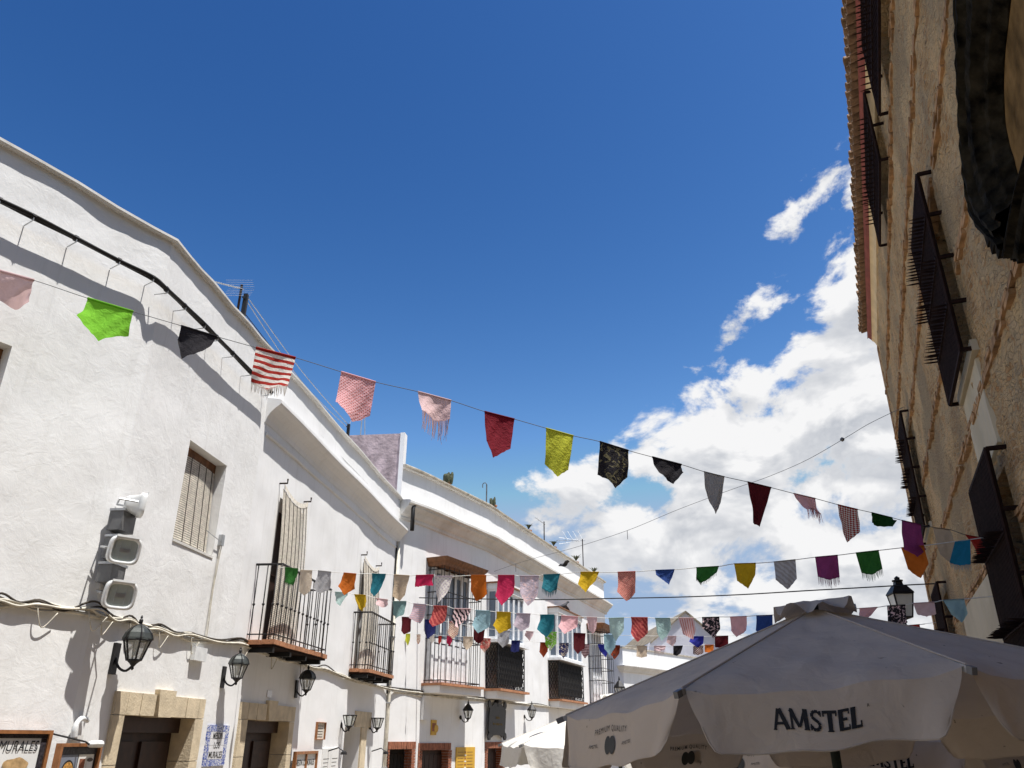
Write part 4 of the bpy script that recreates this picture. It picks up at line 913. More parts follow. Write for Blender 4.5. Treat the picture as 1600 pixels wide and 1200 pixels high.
# ------------------------------------------------------------------ bunting
def plane_pts(A_, B_):
    d = B_-A_; d[2] = 0; n_ = np.cross(d, UZ); n_ /= np.linalg.norm(n_); return A_, n_
C_ = dict(lime=(.20, .52, .035), black=(.022, .02, .024), red=(.38, .03, .02), white=(.72, .68, .62), pink=(.78, .45, .47), palepink=(.72, .52, .52), dkred=(.20, .012, .024), yellow=(.56, .58, .05), mustard=(.56, .36, .015),
    grey=(.36, .35, .34), maroon=(.10, .012, .016), green=(.035, .16, .03), dkgreen=(.012, .06, .012), magenta=(.27, .05, .17), beige=(.56, .44, .31), crimson=(.52, .025, .09), orange=(.58, .15, .02), teal=(.025, .18, .23), cream=(.66, .56, .44),
    lilac=(.52, .44, .50), coral=(.52, .12, .10), blue=(.03, .07, .25), navy=(.016, .02, .10), mint=(.44, .60, .57), paleblue=(.30, .47, .52), tealgrey=(.19, .31, .30), brick=(.32, .045, .05), rust=(.22, .035, .01), silver=(.45, .45, .47), olive=(.17, .15, .08), royal=(.03, .035, .30), skyblue=(.02, .22, .38))
nameof = dict(lime='lime green', dkred='dark red', palepink='pale pink', dkgreen='dark green', mustard='mustard yellow', tealgrey='teal grey', paleblue='pale blue', brick='brick red', rust='rust brown', royal='royal blue', skyblue='bright blue')
patof = dict(stripes='striped', vstripes='pin-striped', finestripes='fine-striped', dots='dotted', sprig='sprigged', floral='flowered', zigzag='zigzag patterned', keffiyeh='chequered', weave='woven')
def string_line(px, Aend, Bend, r, name, label, mat):
    P0, n_ = plane_pts(Aend.copy(), Bend.copy()); pts = [Aend]+[on_plane(x, y, P0, n_) for x, y in px]+[Bend]
    pts = smooth_path(pts, 6*len(pts)); o = MB().tube(pts, r, 5).build(name, mat, None, smooth=True); tag(o, label, 'string', 'strings of bunting across the street'); return P0, n_
def flag(P0, n_, tl, tr, lb, tip, rb, col, pat, col2, label, group, fringe=0., rip=1., seed=0):
    rg = np.random.default_rng(seed); X = [on_plane(*q, P0, n_) for q in (tl, tr, lb, tip, rb)]; TL, TR, LB, TP, RB = X
    wd = np.linalg.norm(TR-TL); nu, nv = 17, 17
    d = (TR-TL)/wd; ut = float(np.clip(((TP-LB)@d)/max(((RB-LB)@d), 1e-3), .12, .88))
    us = np.unique(np.concatenate([np.linspace(0, ut, 9), np.linspace(ut, 1, 9)])); vs = np.linspace(0, 1, nv)
    ph = rg.random(6)*6.28; rgs = rg.random(); sgn = 1. if (CAM-TL)@n_ > 0 else -1.; sgn = sgn*(1 if rg.random() < .85 else -.6); UV = []; G = []
    for v in vs:
        row = []
        for u in us:
            t_ = TL+(TR-TL)*u; bt = LB+(TP-LB)*(u/ut) if u <= ut else TP+(RB-TP)*((u-ut)/(1-ut))
            bt = bt + UZ*wd*.012*math.sin(u*31+ph[0])
            p = t_+(bt-t_)*v
            a = wd*rip*(.10*math.sin(2.6*u*math.pi/1.3+ph[1]+1.4*v)*v + .04*math.sin(7*u+ph[2]-2*v)*v + .03*math.sin(5*v+ph[3]+3*u)*v + sgn*(.22+.26*rgs)*v*v*(.55+.45*math.sin(ph[4]+3*u)) + .02*math.sin(15*u+9*v+ph[5])*min(1, v*3))
            p = p + n_*a; row.append(p); UV.append((u, 1-v*np.linalg.norm(bt-t_)/max(wd, 1e-6)))
        G.append(row)
    m = flagmat(C_[col], C_[col2] if col2 else None, pat)
    # cloth folded over the string: a short hem on both sides
    o = MB().grid(G); root = bpy.data.objects
    ob = o.build('bunting_flag', m, None, smooth=True, uv=UV)
    ob_loc = TL+(TR-TL)*.5; ob.data.transform(Matrix.Translation(-Vector(ob_loc))); ob.location = Vector(ob_loc)
    tag(ob, label, 'flag', group)
    hm = MB().tube([TL+(TR-TL)*u for u in np.linspace(0, 1, 9)], wd*.030, 7).build('hem', m, ob, smooth=True, uv=[(.5, .99)]*63)
    sm = MB(); hp = [[p - n_*wd*.02*(1 if (CAM-p)@n_ < 0 else -1) + n_*0 for p in r_] for r_ in G[:3]]
    if fringe:
        b = MB(); ns_ = 26
        for k in range(ns_):
            u = (k+.5)/ns_; i = min(int(u*(len(us)-1)), len(us)-2); p = G[-1][i]+(G[-1][i+1]-G[-1][i])*(u*(len(us)-1)-i)
            L = fringe*wd*rg.uniform(.75, 1.2); e = d*rg.normal(0, .10)*L+n_*rg.normal(0, .12)*L
            b.tube([p+UZ*.01, p-UZ*L*.5+e*.4, p-UZ*L+e], [wd*.012, wd*.009, wd*.004], 4)
        b.build('fringe', m, ob)
    return ob
ORD = ['first', 'second', 'third', 'fourth', 'fifth', 'sixth', 'seventh', 'eighth', 'ninth', 'tenth', 'eleventh', 'twelfth', 'thirteenth', 'fourteenth', 'fifteenth', 'sixteenth', 'seventeenth', 'eighteenth', 'nineteenth', 'twentieth']
def bunting(px, Aend, Bend, r, sname, flags, mat, slabel, group, seed):
    P0, n_ = string_line(px, Aend, Bend, r, 'bunting_string', slabel, mat)
    nm = lambda f: (nameof.get(f[5], f[5]))
    for k, f in enumerate(flags):
        tl, tr, lb, tip, rb, col, pat, col2, fr = f
        left = nm(flags[k-1])+' flag' if k else 'left end'; right = nm(flags[k+1])+' flag' if k+1 < len(flags) else 'right end'
        o1 = ORD[k] if k < 20 else ORD[k-20].replace('first', 'twenty-first').replace('second', 'twenty-second').replace('third', 'twenty-third').replace('fourth', 'twenty-fourth').replace('fifth', 'twenty-fifth')
        lab = f"{nm(f)}{' '+patof[pat] if pat in patof else ''} {'fringed ' if fr else ''}cloth flag, {o1} from left on the {sname} bunting string"
        flag(P0, n_, tl, tr, lb, tip, rb, col, pat, col2, lab, group, fr, seed=seed*100+k)
def fl(a, b, c, d, e, col, pat='plain', col2=None, fr=0.): return (a, b, c, d, e, col, pat, col2, fr)
S1 = [fl((-34, 414), (53, 438), (-30, 455), (14, 472), (40, 462), 'palepink', fr=.0), fl((137, 466), (208, 487), (128, 507), (158, 540), (200, 523), 'lime'), fl((283, 509), (339, 526), (277, 530), (286, 568), (324, 553), 'black'),
 fl((400, 543), (462, 559), (392, 598), (420, 615), (450, 612), 'white', 'stripes', 'red', .22), fl((533, 581), (587, 597), (524, 633), (550, 660), (578, 650), 'pink', 'dots', 'coral'), fl((653, 612), (705, 626), (657, 650), (680, 658), (702, 657), 'palepink', fr=.55),
 fl((757, 643), (804, 655), (758, 692), (768, 719), (795, 705), 'dkred'), fl((853, 669), (896, 681), (853, 722), (871, 745), (890, 732), 'yellow'), fl((937, 690), (982, 704), (938, 737), (963, 762), (983, 743), 'black', 'floral', 'olive'),
 fl((1019, 714), (1065, 726), (1027, 740), (1051, 757), (1064, 741), 'black'), fl((1100, 737), (1132, 745), (1102, 777), (1115, 805), (1128, 784), 'grey'), fl((1168, 753), (1205, 762), (1175, 807), (1190, 822), (1192, 811), 'maroon'),
 fl((1240, 771), (1274, 779), (1253, 799), (1262, 800), (1278, 806), 'pink', fr=.35), fl((1309, 788.5), (1340, 796), (1310, 826), (1324, 848), (1341, 832), 'white', 'keffiyeh', 'red'), fl((1362, 801), (1394, 809), (1358, 818), (1388, 825), (1393, 816), 'dkgreen'),
 fl((1409, 813), (1439, 820), (1409, 859), (1424, 873), (1443, 860), 'magenta'), fl((1458, 824), (1485, 828), (1466, 868), (1487, 881), (1496, 861), 'beige'), fl((1508, 835.6), (1532, 840), (1520, 854), (1534, 873), (1536, 860), 'red')]
S2 = [fl((445, 887), (466, 888.7), (445, 908), (456, 914), (464, 906), 'green', fr=.15), fl((469.5, 891), (488, 891.5), (467, 924), (477, 931), (487, 924), 'cream'), fl((497, 891.5), (517.7, 893.7), (493, 921), (503, 929), (515, 920), 'silver', 'weave', 'grey'), fl((537, 895), (557, 896.6), (532, 917), (541, 931), (554, 920), 'orange'),
 fl((581, 896.6), (603, 897.3), (581, 922), (587, 933), (595, 924), 'teal'), fl((616, 898), (640, 899.5), (617, 933), (627, 941), (634, 930), 'beige'), fl((650, 899), (678, 898.6), (646, 916), (658, 915), (672, 913), 'crimson'), fl((680, 900.6), (707, 900.6), (681, 928), (690, 946), (701, 930), 'white', 'sprig', 'lilac'),
 fl((736, 899), (760, 899), (734, 921), (743, 939), (758, 926), 'orange'), fl((778, 899), (804, 899), (777, 932), (789, 948), (803, 927), 'crimson'), fl((812, 900), (842, 900), (814, 925), (828, 948), (841, 932), 'lilac', 'floral', 'palepink'), fl((849, 898), (875, 897), (850, 921), (861, 927), (870, 920), 'teal', fr=.25),
 fl((907, 894), (936, 894), (907, 915), (918, 927), (931, 909), 'mustard'), fl((965, 894), (993, 893), (967, 926), (980, 940), (993, 926), 'coral', 'dots', 'cream'), fl((1024, 891), (1054, 890), (1026, 899), (1046, 914), (1052, 899), 'blue'), fl((1088, 887), (1123, 885), (1089, 904), (1096, 911), (1121, 896), 'green', fr=.12),
 fl((1147, 881), (1181, 880), (1152, 908), (1169, 920), (1181, 900), 'mustard'), fl((1209, 878), (1243, 874.5), (1213, 908), (1231, 922), (1245, 904), 'silver', 'zigzag', 'grey'), fl((1273.5, 870.7), (1309, 867.5), (1278, 902), (1296, 908), (1312, 901), 'magenta', fr=.35), fl((1337, 864), (1373, 860), (1346, 896), (1364, 899), (1379, 889), 'green', fr=.3),
 fl((1408, 856), (1443.5, 852.6), (1419, 888), (1439, 903), (1451, 881), 'orange'), fl((1492, 846), (1516, 843), (1483, 880), (1500, 884), (1517, 882), 'skyblue', fr=.4)]
S3 = [fl((523.4, 925), (543.5, 926), (524, 938), (536, 948), (542, 938), 'mint'), fl((553.6, 929), (571.6, 930), (562, 951), (568, 957), (576, 949), 'mustard'), fl((586.7, 934.7), (606, 937), (592, 943), (600, 950), (605, 945), 'palepink'), fl((614, 939.7), (635, 939.7), (614, 961), (624, 969), (634, 961), 'tealgrey'),
 fl((646, 943), (666, 944.6), (644, 966), (655, 974), (664, 966), 'lilac', 'finestripes', 'pink'), fl((677, 946.7), (699, 947.4), (676, 970), (684, 981), (697, 971), 'brick', 'zigzag', 'coral'), fl((710, 951), (736, 951.5), (708, 972), (724, 983), (733, 970), 'black', 'zigzag', 'palepink'), fl((743, 953.6), (766, 955), (742, 977), (751, 990), (765, 979), 'paleblue'),
 fl((776, 956), (798, 957), (775, 978), (785, 991), (797, 981), 'mustard'), fl((807, 958.4), (829, 959), (807, 978), (816, 987), (828, 980), 'lilac'), fl((844, 960.7), (866, 960.7), (844, 984), (854, 996), (866, 983), 'teal'), fl((877, 962), (903, 964), (877, 980), (888, 992), (902, 980), 'pink'),
 fl((917, 964), (933, 964.7), (920, 985), (928, 992), (932, 984), 'palepink', 'finestripes', 'pink'), fl((951, 966), (975, 965), (953, 988), (964, 1003), (975, 986), 'mint'), fl((986, 964.7), (1012, 965), (988, 990), (999, 1004), (1012, 989), 'brick', 'zigzag', 'coral'), fl((1023.5, 966), (1047, 966), (1028, 988), (1036, 1002), (1050, 984), 'mint', 'weave', 'tealgrey'),
 fl((1060, 965.7), (1084, 965.7), (1067, 991), (1082, 999), (1087, 984), 'palepink', 'vstripes', 'coral'), fl((1097, 964.8), (1124, 964), (1099, 982), (1117, 998), (1126, 983), 'black', 'floral', 'palepink'), fl((1140.5, 964), (1166.7, 963), (1144, 986), (1152, 996), (1167, 985), 'pink'), fl((1181.6, 962), (1207, 961), (1183, 986), (1195, 996), (1208, 984), 'blue'),
 fl((1342.7, 950.7), (1371.5, 948.8), (1343, 962), (1350, 968), (1360, 962), 'pink'), fl((1386, 946.7), (1414.7, 945), (1388, 975), (1402, 978), (1417, 975), 'black', 'floral', 'palepink'), fl((1426.7, 942.7), (1460, 940.8), (1433, 960), (1448, 964), (1463, 960), 'palepink'), fl((1474, 938), (1506.7, 936), (1486, 959), (1503, 972), (1512, 958), 'paleblue')]
S4 = [fl((627.6, 964), (642.7, 964.5), (628, 986), (633, 992), (641, 986), 'maroon'), fl((663.7, 968), (681.6, 970), (664, 990), (671, 1000), (681, 991), 'navy'), fl((702, 971.4), (718, 974), (700, 989), (708, 999), (717, 991), 'cream', 'sprig', 'coral'), fl((740, 980), (758, 982), (740, 999), (747, 1006), (755, 999), 'maroon'),
 fl((778, 984), (797, 985.5), (778, 1003), (786, 1012), (795, 1004), 'silver', 'floral', 'grey'), fl((822, 986), (834, 987), (820, 993), (828, 1002), (833, 994), 'palepink'), fl((851, 988), (870, 988), (852, 1007), (858, 1016), (869, 1005), 'lime', 'floral', 'white'), fl((896, 989), (915, 990), (897, 1014), (904, 1023), (914, 1013), 'maroon'),
 fl((943, 991.5), (963, 992.5), (945, 1014), (953, 1024), (962, 1012), 'paleblue'), fl((1044, 994), (1057, 994), (1041, 1003), (1051, 1010), (1056, 1003), 'palepink'), fl((1080, 994.5), (1099.7, 994.5), (1077, 1003), (1090, 1012), (1099, 1006), 'royal'), fl((1117, 994), (1138, 993.5), (1117, 1011), (1127, 1012), (1138, 1010), 'maroon'), fl((1419, 977), (1437, 975.5), (1421, 986), (1429, 987), (1438, 984), 'red')]
S5 = [fl((634, 990), (641, 990), (634, 1000), (637, 1009), (641, 1000), 'yellow'), fl((651, 991), (657, 991), (651, 1002), (654, 1007), (657, 1002), 'cream', 'floral', 'brick'), fl((671, 992), (679, 992), (671, 1001), (675, 1006), (678, 1001), 'white'), fl((685, 993), (690, 993), (685, 1003), (687, 1009), (690, 1003), 'red'), fl((698, 993.5), (707, 993.5), (698, 1004), (701, 1009), (706, 1002), 'crimson'),
 fl((723.5, 995), (739, 995.5), (723, 1009), (731, 1016), (739, 1008), 'cream', 'weave', 'beige'), fl((752, 997), (767, 998), (751, 1012), (757, 1020), (766, 1011), 'coral', 'floral', 'cream'), fl((799, 1001), (813, 1001), (799, 1018), (806, 1020), (812, 1018), 'navy'), fl((844, 1003.7), (857, 1004), (844, 1019), (850, 1028), (856, 1018), 'rust'), fl((874, 1005), (888.7, 1005), (874, 1020), (881, 1029), (888, 1020), 'navy', 'floral', 'cream'),
 fl((908, 1006.5), (921, 1007), (908, 1021), (914, 1029), (920, 1021), 'palepink', 'stripes', 'maroon'), fl((934, 1007), (950, 1007.5), (937, 1017), (947, 1027), (951, 1017), 'royal'), fl((956, 1008), (969, 1008.5), (955, 1022), (961, 1031), (968, 1021), 'rust', 'floral', 'black'), fl((995, 1009), (1011, 1009.5), (995, 1026), (1003, 1028), (1011, 1026), 'beige', 'finestripes', 'cream'), fl((1022, 1009.5), (1040, 1009.5), (1022, 1016), (1031, 1018), (1040, 1015), 'palepink', fr=.4),
 fl((1052, 1009.5), (1067, 1009), (1052, 1023), (1058, 1025), (1064, 1022), 'black'), fl((1083, 1009), (1099, 1008.5), (1083, 1022), (1091, 1024), (1099, 1021), 'maroon', 'sprig', 'white'), fl((1101, 1007.7), (1115.4, 1007.5), (1101, 1019), (1108, 1020), (1115, 1018), 'orange')]
px_of = lambda fs: [q for f in fs for q in (f[0], f[1])]
GRP = 'cloth flags of the street bunting'
bunting(px_of(S1), FA.pt(-75, 400, .02), FC.pt(1548, 846, .1), .0035, 'highest', S1, M['darkstring'], 'long dark string carrying the highest row of flags', GRP, 1)
bunting(px_of(S2), FB.pt(436, 886.5, .45), FC.pt(1560, 836, .1), .0045, 'second-highest', S2, M['string'], 'pale string carrying the second-highest row of flags', GRP, 2)
bunting(px_of(S3), FB.pt(508, 921, .35), FC.pt(1560, 931, .1), .0045, 'third-highest', S3, M['string'], 'pale string carrying the third-highest row of flags, passing behind the parasol top', GRP, 3)
bunting(px_of(S4), FB.pt(617, 962, .1), FC.pt(1468, 972, .1), .004, 'second-lowest', S4, M['string'], 'thin string carrying the second-lowest row of small flags', GRP, 4)
bunting(px_of(S5), FB.pt(624, 989, .05), FC.pt(1470, 990, .1), .004, 'lowest', S5, M['string'], 'thin string carrying the lowest row of small flags', GRP, 5)
# ------------------------------------------------------------------ wall lanterns
def lantern(F, s, z, label, out=.20, R0=.12, style='dome', group='wall lanterns', k=6):
    """z: height of the lantern's lower tip"""
    t = thing('wall_lantern', label, 'lamp', F.p(s, z), group); c = F.p(s, z, out); q = R0/.12
    z1, z2 = .06*q, .24*q                                     # bottom and top of the glass
    r1, r2 = .068*q, .125*q
    rot = .3
    def ring(r, h): return [c+UZ*h+F.u*r*math.cos(rot+2*math.pi*j/k)+F.n*r*math.sin(rot+2*math.pi*j/k) for j in range(k)]
    for j in range(k):
        a, b_ = ring(r1*.96, z1), ring(r2*.96, z2); jn = (j+1) % k
        MB().add([a[j], a[jn], b_[jn], b_[j]], [(0, 1, 2, 3)]).build('pane', M['glass'], t)
    b = MB(); A1, A2 = ring(r1, z1), ring(r2, z2)
    for j in range(k): b.bar(A1[j], A2[j], .013*q); b.bar(A1[j], A1[(j+1) % k], .013*q); b.bar(A2[j], A2[(j+1) % k], .018*q)
    b.build('frame', M['iron'], t)
    if style == 'dome':
        prof = [(r2*1.10, z2), (r2*1.08, z2+.02*q), (r2*.95, z2+.065*q), (r2*.68, z2+.105*q), (r2*.35, z2+.13*q), (r2*.16, z2+.14*q)]
        MB().lathe(c, prof, 6, rot=rot).build('roof', M['lampdome'], t, smooth=False)
        MB().lathe(c, [(r2*.2, z2+.138*q), (.012*q, z2+.15*q), (.02*q, z2+.165*q), (.02*q, z2+.185*q), (.008*q, z2+.20*q), (.013*q, z2+.212*q), (.003*q, z2+.23*q)], 8).build('finial', M['iron'], t)
        b = MB()
        for j in range(k): P = [ring(r*1.02, h)[j] for r, h in prof]; b.tube(P, .006*q, 4)
        b.build('roof_rib', M['iron'], t)
    elif style == 'point':
        MB().lathe(c, [(r2*1.15, z2), (r2*1.1, z2+.02*q), (r2*.55, z2+.11*q), (r2*.28, z2+.15*q), (.01, z2+.17*q)], 6, rot=rot).build('roof', M['iron'], t)
        MB().lathe(c, [(.014*q, z2+.165*q), (.022*q, z2+.18*q), (.004*q, z2+.25*q)], 6).build('finial', M['iron'], t)
    MB().lathe(c, [(.004, -.03*q), (.016*q, -.015*q), (.012*q, .0), (.035*q, .03*q), (r1*1.05, z1)], 8).build('bottom_cup', M['iron'], t)
    MB().tube([c+UZ*.10*q, c+UZ*.24*q], .018*q, 6).build('bulb', M['whitemetal'], t)
    P = smooth_path([c+UZ*.012, c-F.n*.06*q-UZ*.035*q, c-F.n*(out*.62)-UZ*.012*q, c-F.n*(out*.85)+UZ*.05*q, F.p(s, z+.09*q, .025)], 14)
    MB().tube(P, .012*q, 6).build('arm', M['iron'], t, smooth=True)
    MB().lathe(F.p(s, z+.075*q, -.002), [(.05*q, 0), (.052*q, .015), (.03*q, .03), (.012*q, .035)], 10, ax=F.n).build('back_plate', M['iron'], t) if style != 'dome' else \
        MB().hexa([F.p(s+x, z+.075*q+y, o) for o in (.0, .028) for y in (-.14*q, .14*q) for x in (-.045*q, .045*q)]).build('back_plate', M['iron'], t)
    return t
M['lampdome'] = simple('weathered_dome', (.055, .062, .058), .45, .2, .25)
def lamp_at(F, px, py, out, *a, **k):
    s, z = F.px(px, py, out); return lantern(F, s, z, *a, out=out, **k)
lamp_at(FB, 207, 1042, .22, 'large domed wall lantern beneath the floodlights, left of the first stone doorway', R0=.128)
lamp_at(FB, 369, 1067, .20, 'domed wall lantern above the blue tile sign', R0=.112)
lamp_at(FB, 478, 1084, .18, 'domed wall lantern under the end of the nearer balcony', R0=.112)
lamp_at(FB, 545, 1140, .16, 'open-topped wall lantern left of the pale grey door', R0=.12, style='open')
lamp_at(FB, 589, 1142, .16, 'open-topped wall lantern right of the pale grey door', R0=.12, style='open')
lamp_at(F3b, 731, 1126, .22, 'slim pointed wall lantern above the yellow menu panel', R0=.12, style='point')
lamp_at(F3c, 831, 1124, .24, 'slim pointed wall lantern right of the black hanging sign', R0=.125, style='point')
q = at_depth(971, 1092, 33); fr = Frame((q[0]-.35, q[1]), 22)
lantern(fr, 0, q[2], 'dark lantern head just above the beige parasol edge, far down the street', out=.3, R0=.2, style='point')
# street lantern at the church corner
def street_lantern():
    c = at_depth(1413, 965, 16.6); t = thing('street_lantern', 'large four-sided street lantern on a scrolled bracket at the church corner', 'lamp', c-UZ*.35)
    sc = 1.0; r1, r2, h = .17, .265, .46; rot = R_(40)
    def ring(r, z): return [c+UZ*z+A(r*math.cos(rot+math.pi/2*j), r*math.sin(rot+math.pi/2*j), 0) for j in range(4)]
    for j in range(4):
        a, b_ = ring(r1, 0), ring(r2, h); jn = (j+1) % 4; MB().add([a[j], a[jn], b_[jn], b_[j]], [(0, 1, 2, 3)]).build('pane', M['milk'], t)
    b = MB(); a, b_ = ring(r1, 0), ring(r2, h)
    for j in range(4): b.bar(a[j], b_[j], .024); b.bar(a[j], a[(j+1) % 4], .026); b.bar(b_[j], b_[(j+1) % 4], .03)
    b.build('frame', M['iron'], t)
    MB().lathe(c, [(r2*1.13, h), (r2*1.10, h+.03), (r2*.62, h+.17), (r2*.40, h+.19), (r2*.36, h+.25), (r2*.2, h+.28)], 4, rot=rot+math.pi/2).build('roof', M['iron'], t)
    MB().lathe(c, [(r2*.42, h+.262), (r2*.42, h+.285), (.05, h+.30), (.06, h+.33), (.01, h+.37)], 8).build('finial', M['iron'], t)
    w = FC.p(S_CH-.03, c[2]-.10, .0); w2 = FC.p(S_CH-.03, c[2]-.55, .0)
    MB().tube(smooth_path([c, c-UZ*.12, c-UZ*.22+(w-c)*.15, c-UZ*.12+(w-c)*.5, w], 24), .022, 6).build('bracket_arm', M['iron'], t, smooth=True)
    MB().tube(smooth_path([c-UZ*.2+(w-c)*.25, c-UZ*.34+(w-c)*.40, c-UZ*.28+(w-c)*.62, c-UZ*.42+(w-c)*.8, w2], 20), .018, 6).build('scroll', M['iron'], t, smooth=True)
    MB().tube([w+UZ*.15, w2-UZ*.1], .028, 6).build('wall_bar', M['iron'], t)
    MB().lathe(c, [(.01, -.12), (.05, -.09), (.03, -.05), (.10, -.02), (r1*.9, 0.)], 8).build('bottom_cup', M['iron'], t)
M['milk'] = glass('milky_glass', (.72, .70, .62), .85); M['milk'].node_tree.nodes['Principled BSDF'].inputs['Roughness'].default_value = .35
street_lantern()
# ------------------------------------------------------------------ floodlights at the bend
def floodlight(c, f, label, w=.30, h=.28, d=.16, roll=0.):
    """c centre of the glass, f facing direction"""
    f = A(*f)/np.linalg.norm(f); e = np.cross(UZ, f); e /= np.linalg.norm(e); g = np.cross(f, e)
    t = thing('floodlight', label, 'floodlight', c-f*d, 'floodlights on the wall mast')
    def ring(ww, hh, o, p=4., n_=28):
        R = []
        for j in range(n_):
            a = 2*math.pi*j/n_; ca, sa_ = math.cos(a), math.sin(a); R.append(c+f*o+e*ww/2*np.sign(ca)*abs(ca)**(2/p)+g*hh/2*np.sign(sa_)*abs(sa_)**(2/p))
        return R
    G = [ring(.05, .05, -d), ring(w*.45, h*.45, -d), ring(w*.55, h*.6, -d*.85), ring(w*.86, h*.86, -.03), ring(w, h, -.028), ring(w, h, .02), ring(w*.97, h*.97, .03), ring(w*.80, h*.78, .03), ring(w*.78, h*.76, .012)]
    MB().grid([r+[r[0]] for r in G]).build('housing', M['whitemetal'], t, smooth=True)
    MB().add(ring(w*.79, h*.77, .014), [tuple(range(28))]).build('glass', M['floodglass'], t)
    b = MB(); cc = c+f*.016; b.hexa([cc+e*x+g*y+f*o for o in (-.002, .002) for y in (-.018, .018) for x in (-.05, .05)]); b.build('lamp_tube', M['galv'], t)
    for x in (-.32, -.16, .16, .32): MB().bar(c+f*.0165+e*w*x-g*h*.30, c+f*.0165+e*w*x+g*h*.30, .004, .003).build('reflector_rib', M['galv'], t)
    MB().bar(c+f*.03+e*w*.36+g*h*.50, c+f*.03-e*w*.36+g*h*.50, .012, .02).build('hinge', M['whitemetal'], t)
    MB().tube([c+e*w*.52-f*.05, c+e*w*.52-f*(d+.06), c-f*(d+.06), c-e*w*.52-f*(d+.06), c-e*w*.52-f*.05], .011, 5).build('yoke', M['galv'], t)
    return t
def m_flood():
    m, nt, p = mat_new('flood_glass'); p.inputs['Base Color'].default_value = (.42, .47, .44, 1); p.inputs['Roughness'].default_value = .15; p.inputs['Metallic'].default_value = .1; return m
M['floodglass'] = m_flood()
mst = thing('ballast_mast', 'dark grey stacked ballast boxes on the wall at the facade bend', 'electrical box', FB.pt(180, 930, .1))
def mast_box(x0, y0, x1, y1, o0=.02, o1=.17, w=.23):
    (sa_, za_), (sb, zb) = FB.px(x0, y0, (o0+o1)/2), FB.px(x1, y1, (o0+o1)/2); s = (sa_+sb)/2
    MB().box(FB, s-w/2, s+w/2, min(za_, zb), max(za_, zb), o0, o1).build('ballast_box', M['greymetal'], mst)
    MB().box(FB, s-w/2-.012, s+w/2+.012, max(za_, zb)+.001, max(za_, zb)+.025, o0, o1+.012).build('box_lid', M['galv'], mst)
mast_box(192, 802, 188, 832); mast_box(184, 842, 180, 876); mast_box(176, 885, 170, 912)
MB().bar(FB.pt(190, 796, .015), FB.pt(165, 925, .015), .05, .02).build('mast_rail', M['greymetal'], mst)
floodlight(FB.pt(194, 860, .30), FB.n*.75-FB.u*.62-UZ*.22, 'white square floodlight, middle one of three on the wall mast', .30, .27)
floodlight(FB.pt(187, 930, .30), FB.n*.75-FB.u*.62-UZ*.22, 'white square floodlight, lowest of three, above the large lantern', .30, .27)
floodlight(FB.pt(221, 790, .26), FB.n*.80+FB.u*.62-UZ*.05, 'white floodlight on top of the mast, turned away down the street', .24, .24)
# ------------------------------------------------------------------ cables
def cable(pts, r, name, label, mat, cat='cable', group=None, n=6):
    o = MB().tube(smooth_path(pts, n*len(pts)), r, 5).build(name, mat, None, smooth=True); return tag(o, label, cat, group)
bc = thing('black_cable_bundle', 'thick black cable bundle on iron pins high across the near white house', 'cable', BEND+UZ*6.7)
pxA = [(-60, 284), (0, 312), (53, 338), (120, 372), (187, 407), (240, 434)]; pxB = [(262, 452), (290, 478), (320, 507), (340, 527), (365, 552), (393, 581), (425, 612)]
for k, (do, dz) in enumerate(((.115, .006), (.125, -.008), (.135, .010), (.145, -.006), (.155, .004))):
    P = [FA.p(s, 6.8, do)+UZ*dz for s in (-10.8, -8, -5.5, -3.5)]+[FA.p(*FA.px(x, y, .15), do)+UZ*(dz+.006*math.sin(i*2+k)) for i, (x, y) in enumerate(pxA)]+[FB.p(*FB.px(x, y, .15), do)+UZ*(dz+.006*math.sin(i*2+k)) for i, (x, y) in enumerate(pxB)]
    MB().tube(smooth_path(P, 110), .015, 6).build('cable', M['cable'], bc, smooth=True)
for F, L in ((FA, pxA[1:]), (FB, pxB)):
    for x, y in L:
        s, z = F.px(x, y, .15); MB().tube([F.p(s, z-.02, .16), F.p(s, z-.05, .16), F.p(s, z-.06, .0)], .006, 4).build('pin', M['galv'], bc)
        MB().tube([F.p(s-.02, z, .137), F.p(s+.02, z, .137)], .034, 6).build('clip', M['cable'], bc)
# pale bundle along first-floor level
run = [(FA, -60, 931), (FA, 0, 937), (FA, 60, 943), (FA, 140, 950), (FB, 160, 957), (FB, 205, 968), (FB, 250, 981), (FB, 300, 992), (FB, 380, 1005), (FB, 425, 1022), (FB, 470, 1034), (FB, 510, 1045), (FB, 560, 1062), (FB, 600, 1073), (F3a, 622, 1079), (F3b, 660, 1083), (F3b, 700, 1087), (F3c, 770, 1094), (F3c, 840, 1101), (F3c, 900, 1108)]
pb = thing('pale_cable_bundle', 'loose bundle of whitewashed cables running along all the white houses', 'cable', FB.p(10, 3.2))
for k in range(7):
    P = [FA.p(s, 3.18+random.uniform(-.03, .03), .02+.01*(k % 4)) for s in (-10.8, -8.5, -6.5, -4.5, -3, -1.8)]
    for i, (F, x, y) in enumerate(run):
        s, z = F.px(x, y, .05); P.append(F.p(s, z+random.uniform(-.035, .035)+.012*(k-3), .018+.010*(k % 4)))
        if i+1 < len(run) and run[i+1][0] is F:
            s2, z2 = F.px(run[i+1][1], run[i+1][2], .05); P.append(F.p((s+s2)/2, (z+z2)/2-random.uniform(0, .05), .018+.010*(k % 4)))
    MB().tube(smooth_path(P, 200), .011 if k else .02, 5).build('cable', M['paleca'] if k < 5 else M['cord'], pb, smooth=True)
for i in range(9):
    F, x, y = run[2+i]; s, z = F.px(x, y, .05); MB().tube(smooth_path([F.p(s, z, .04), F.p(s+.03, z-.12, .05), F.p(s+.1, z-.2, .03), F.p(s+.2, z-.06, .05)], 14), .006, 4).build('loose_end', M['paleca'], pb, smooth=True)
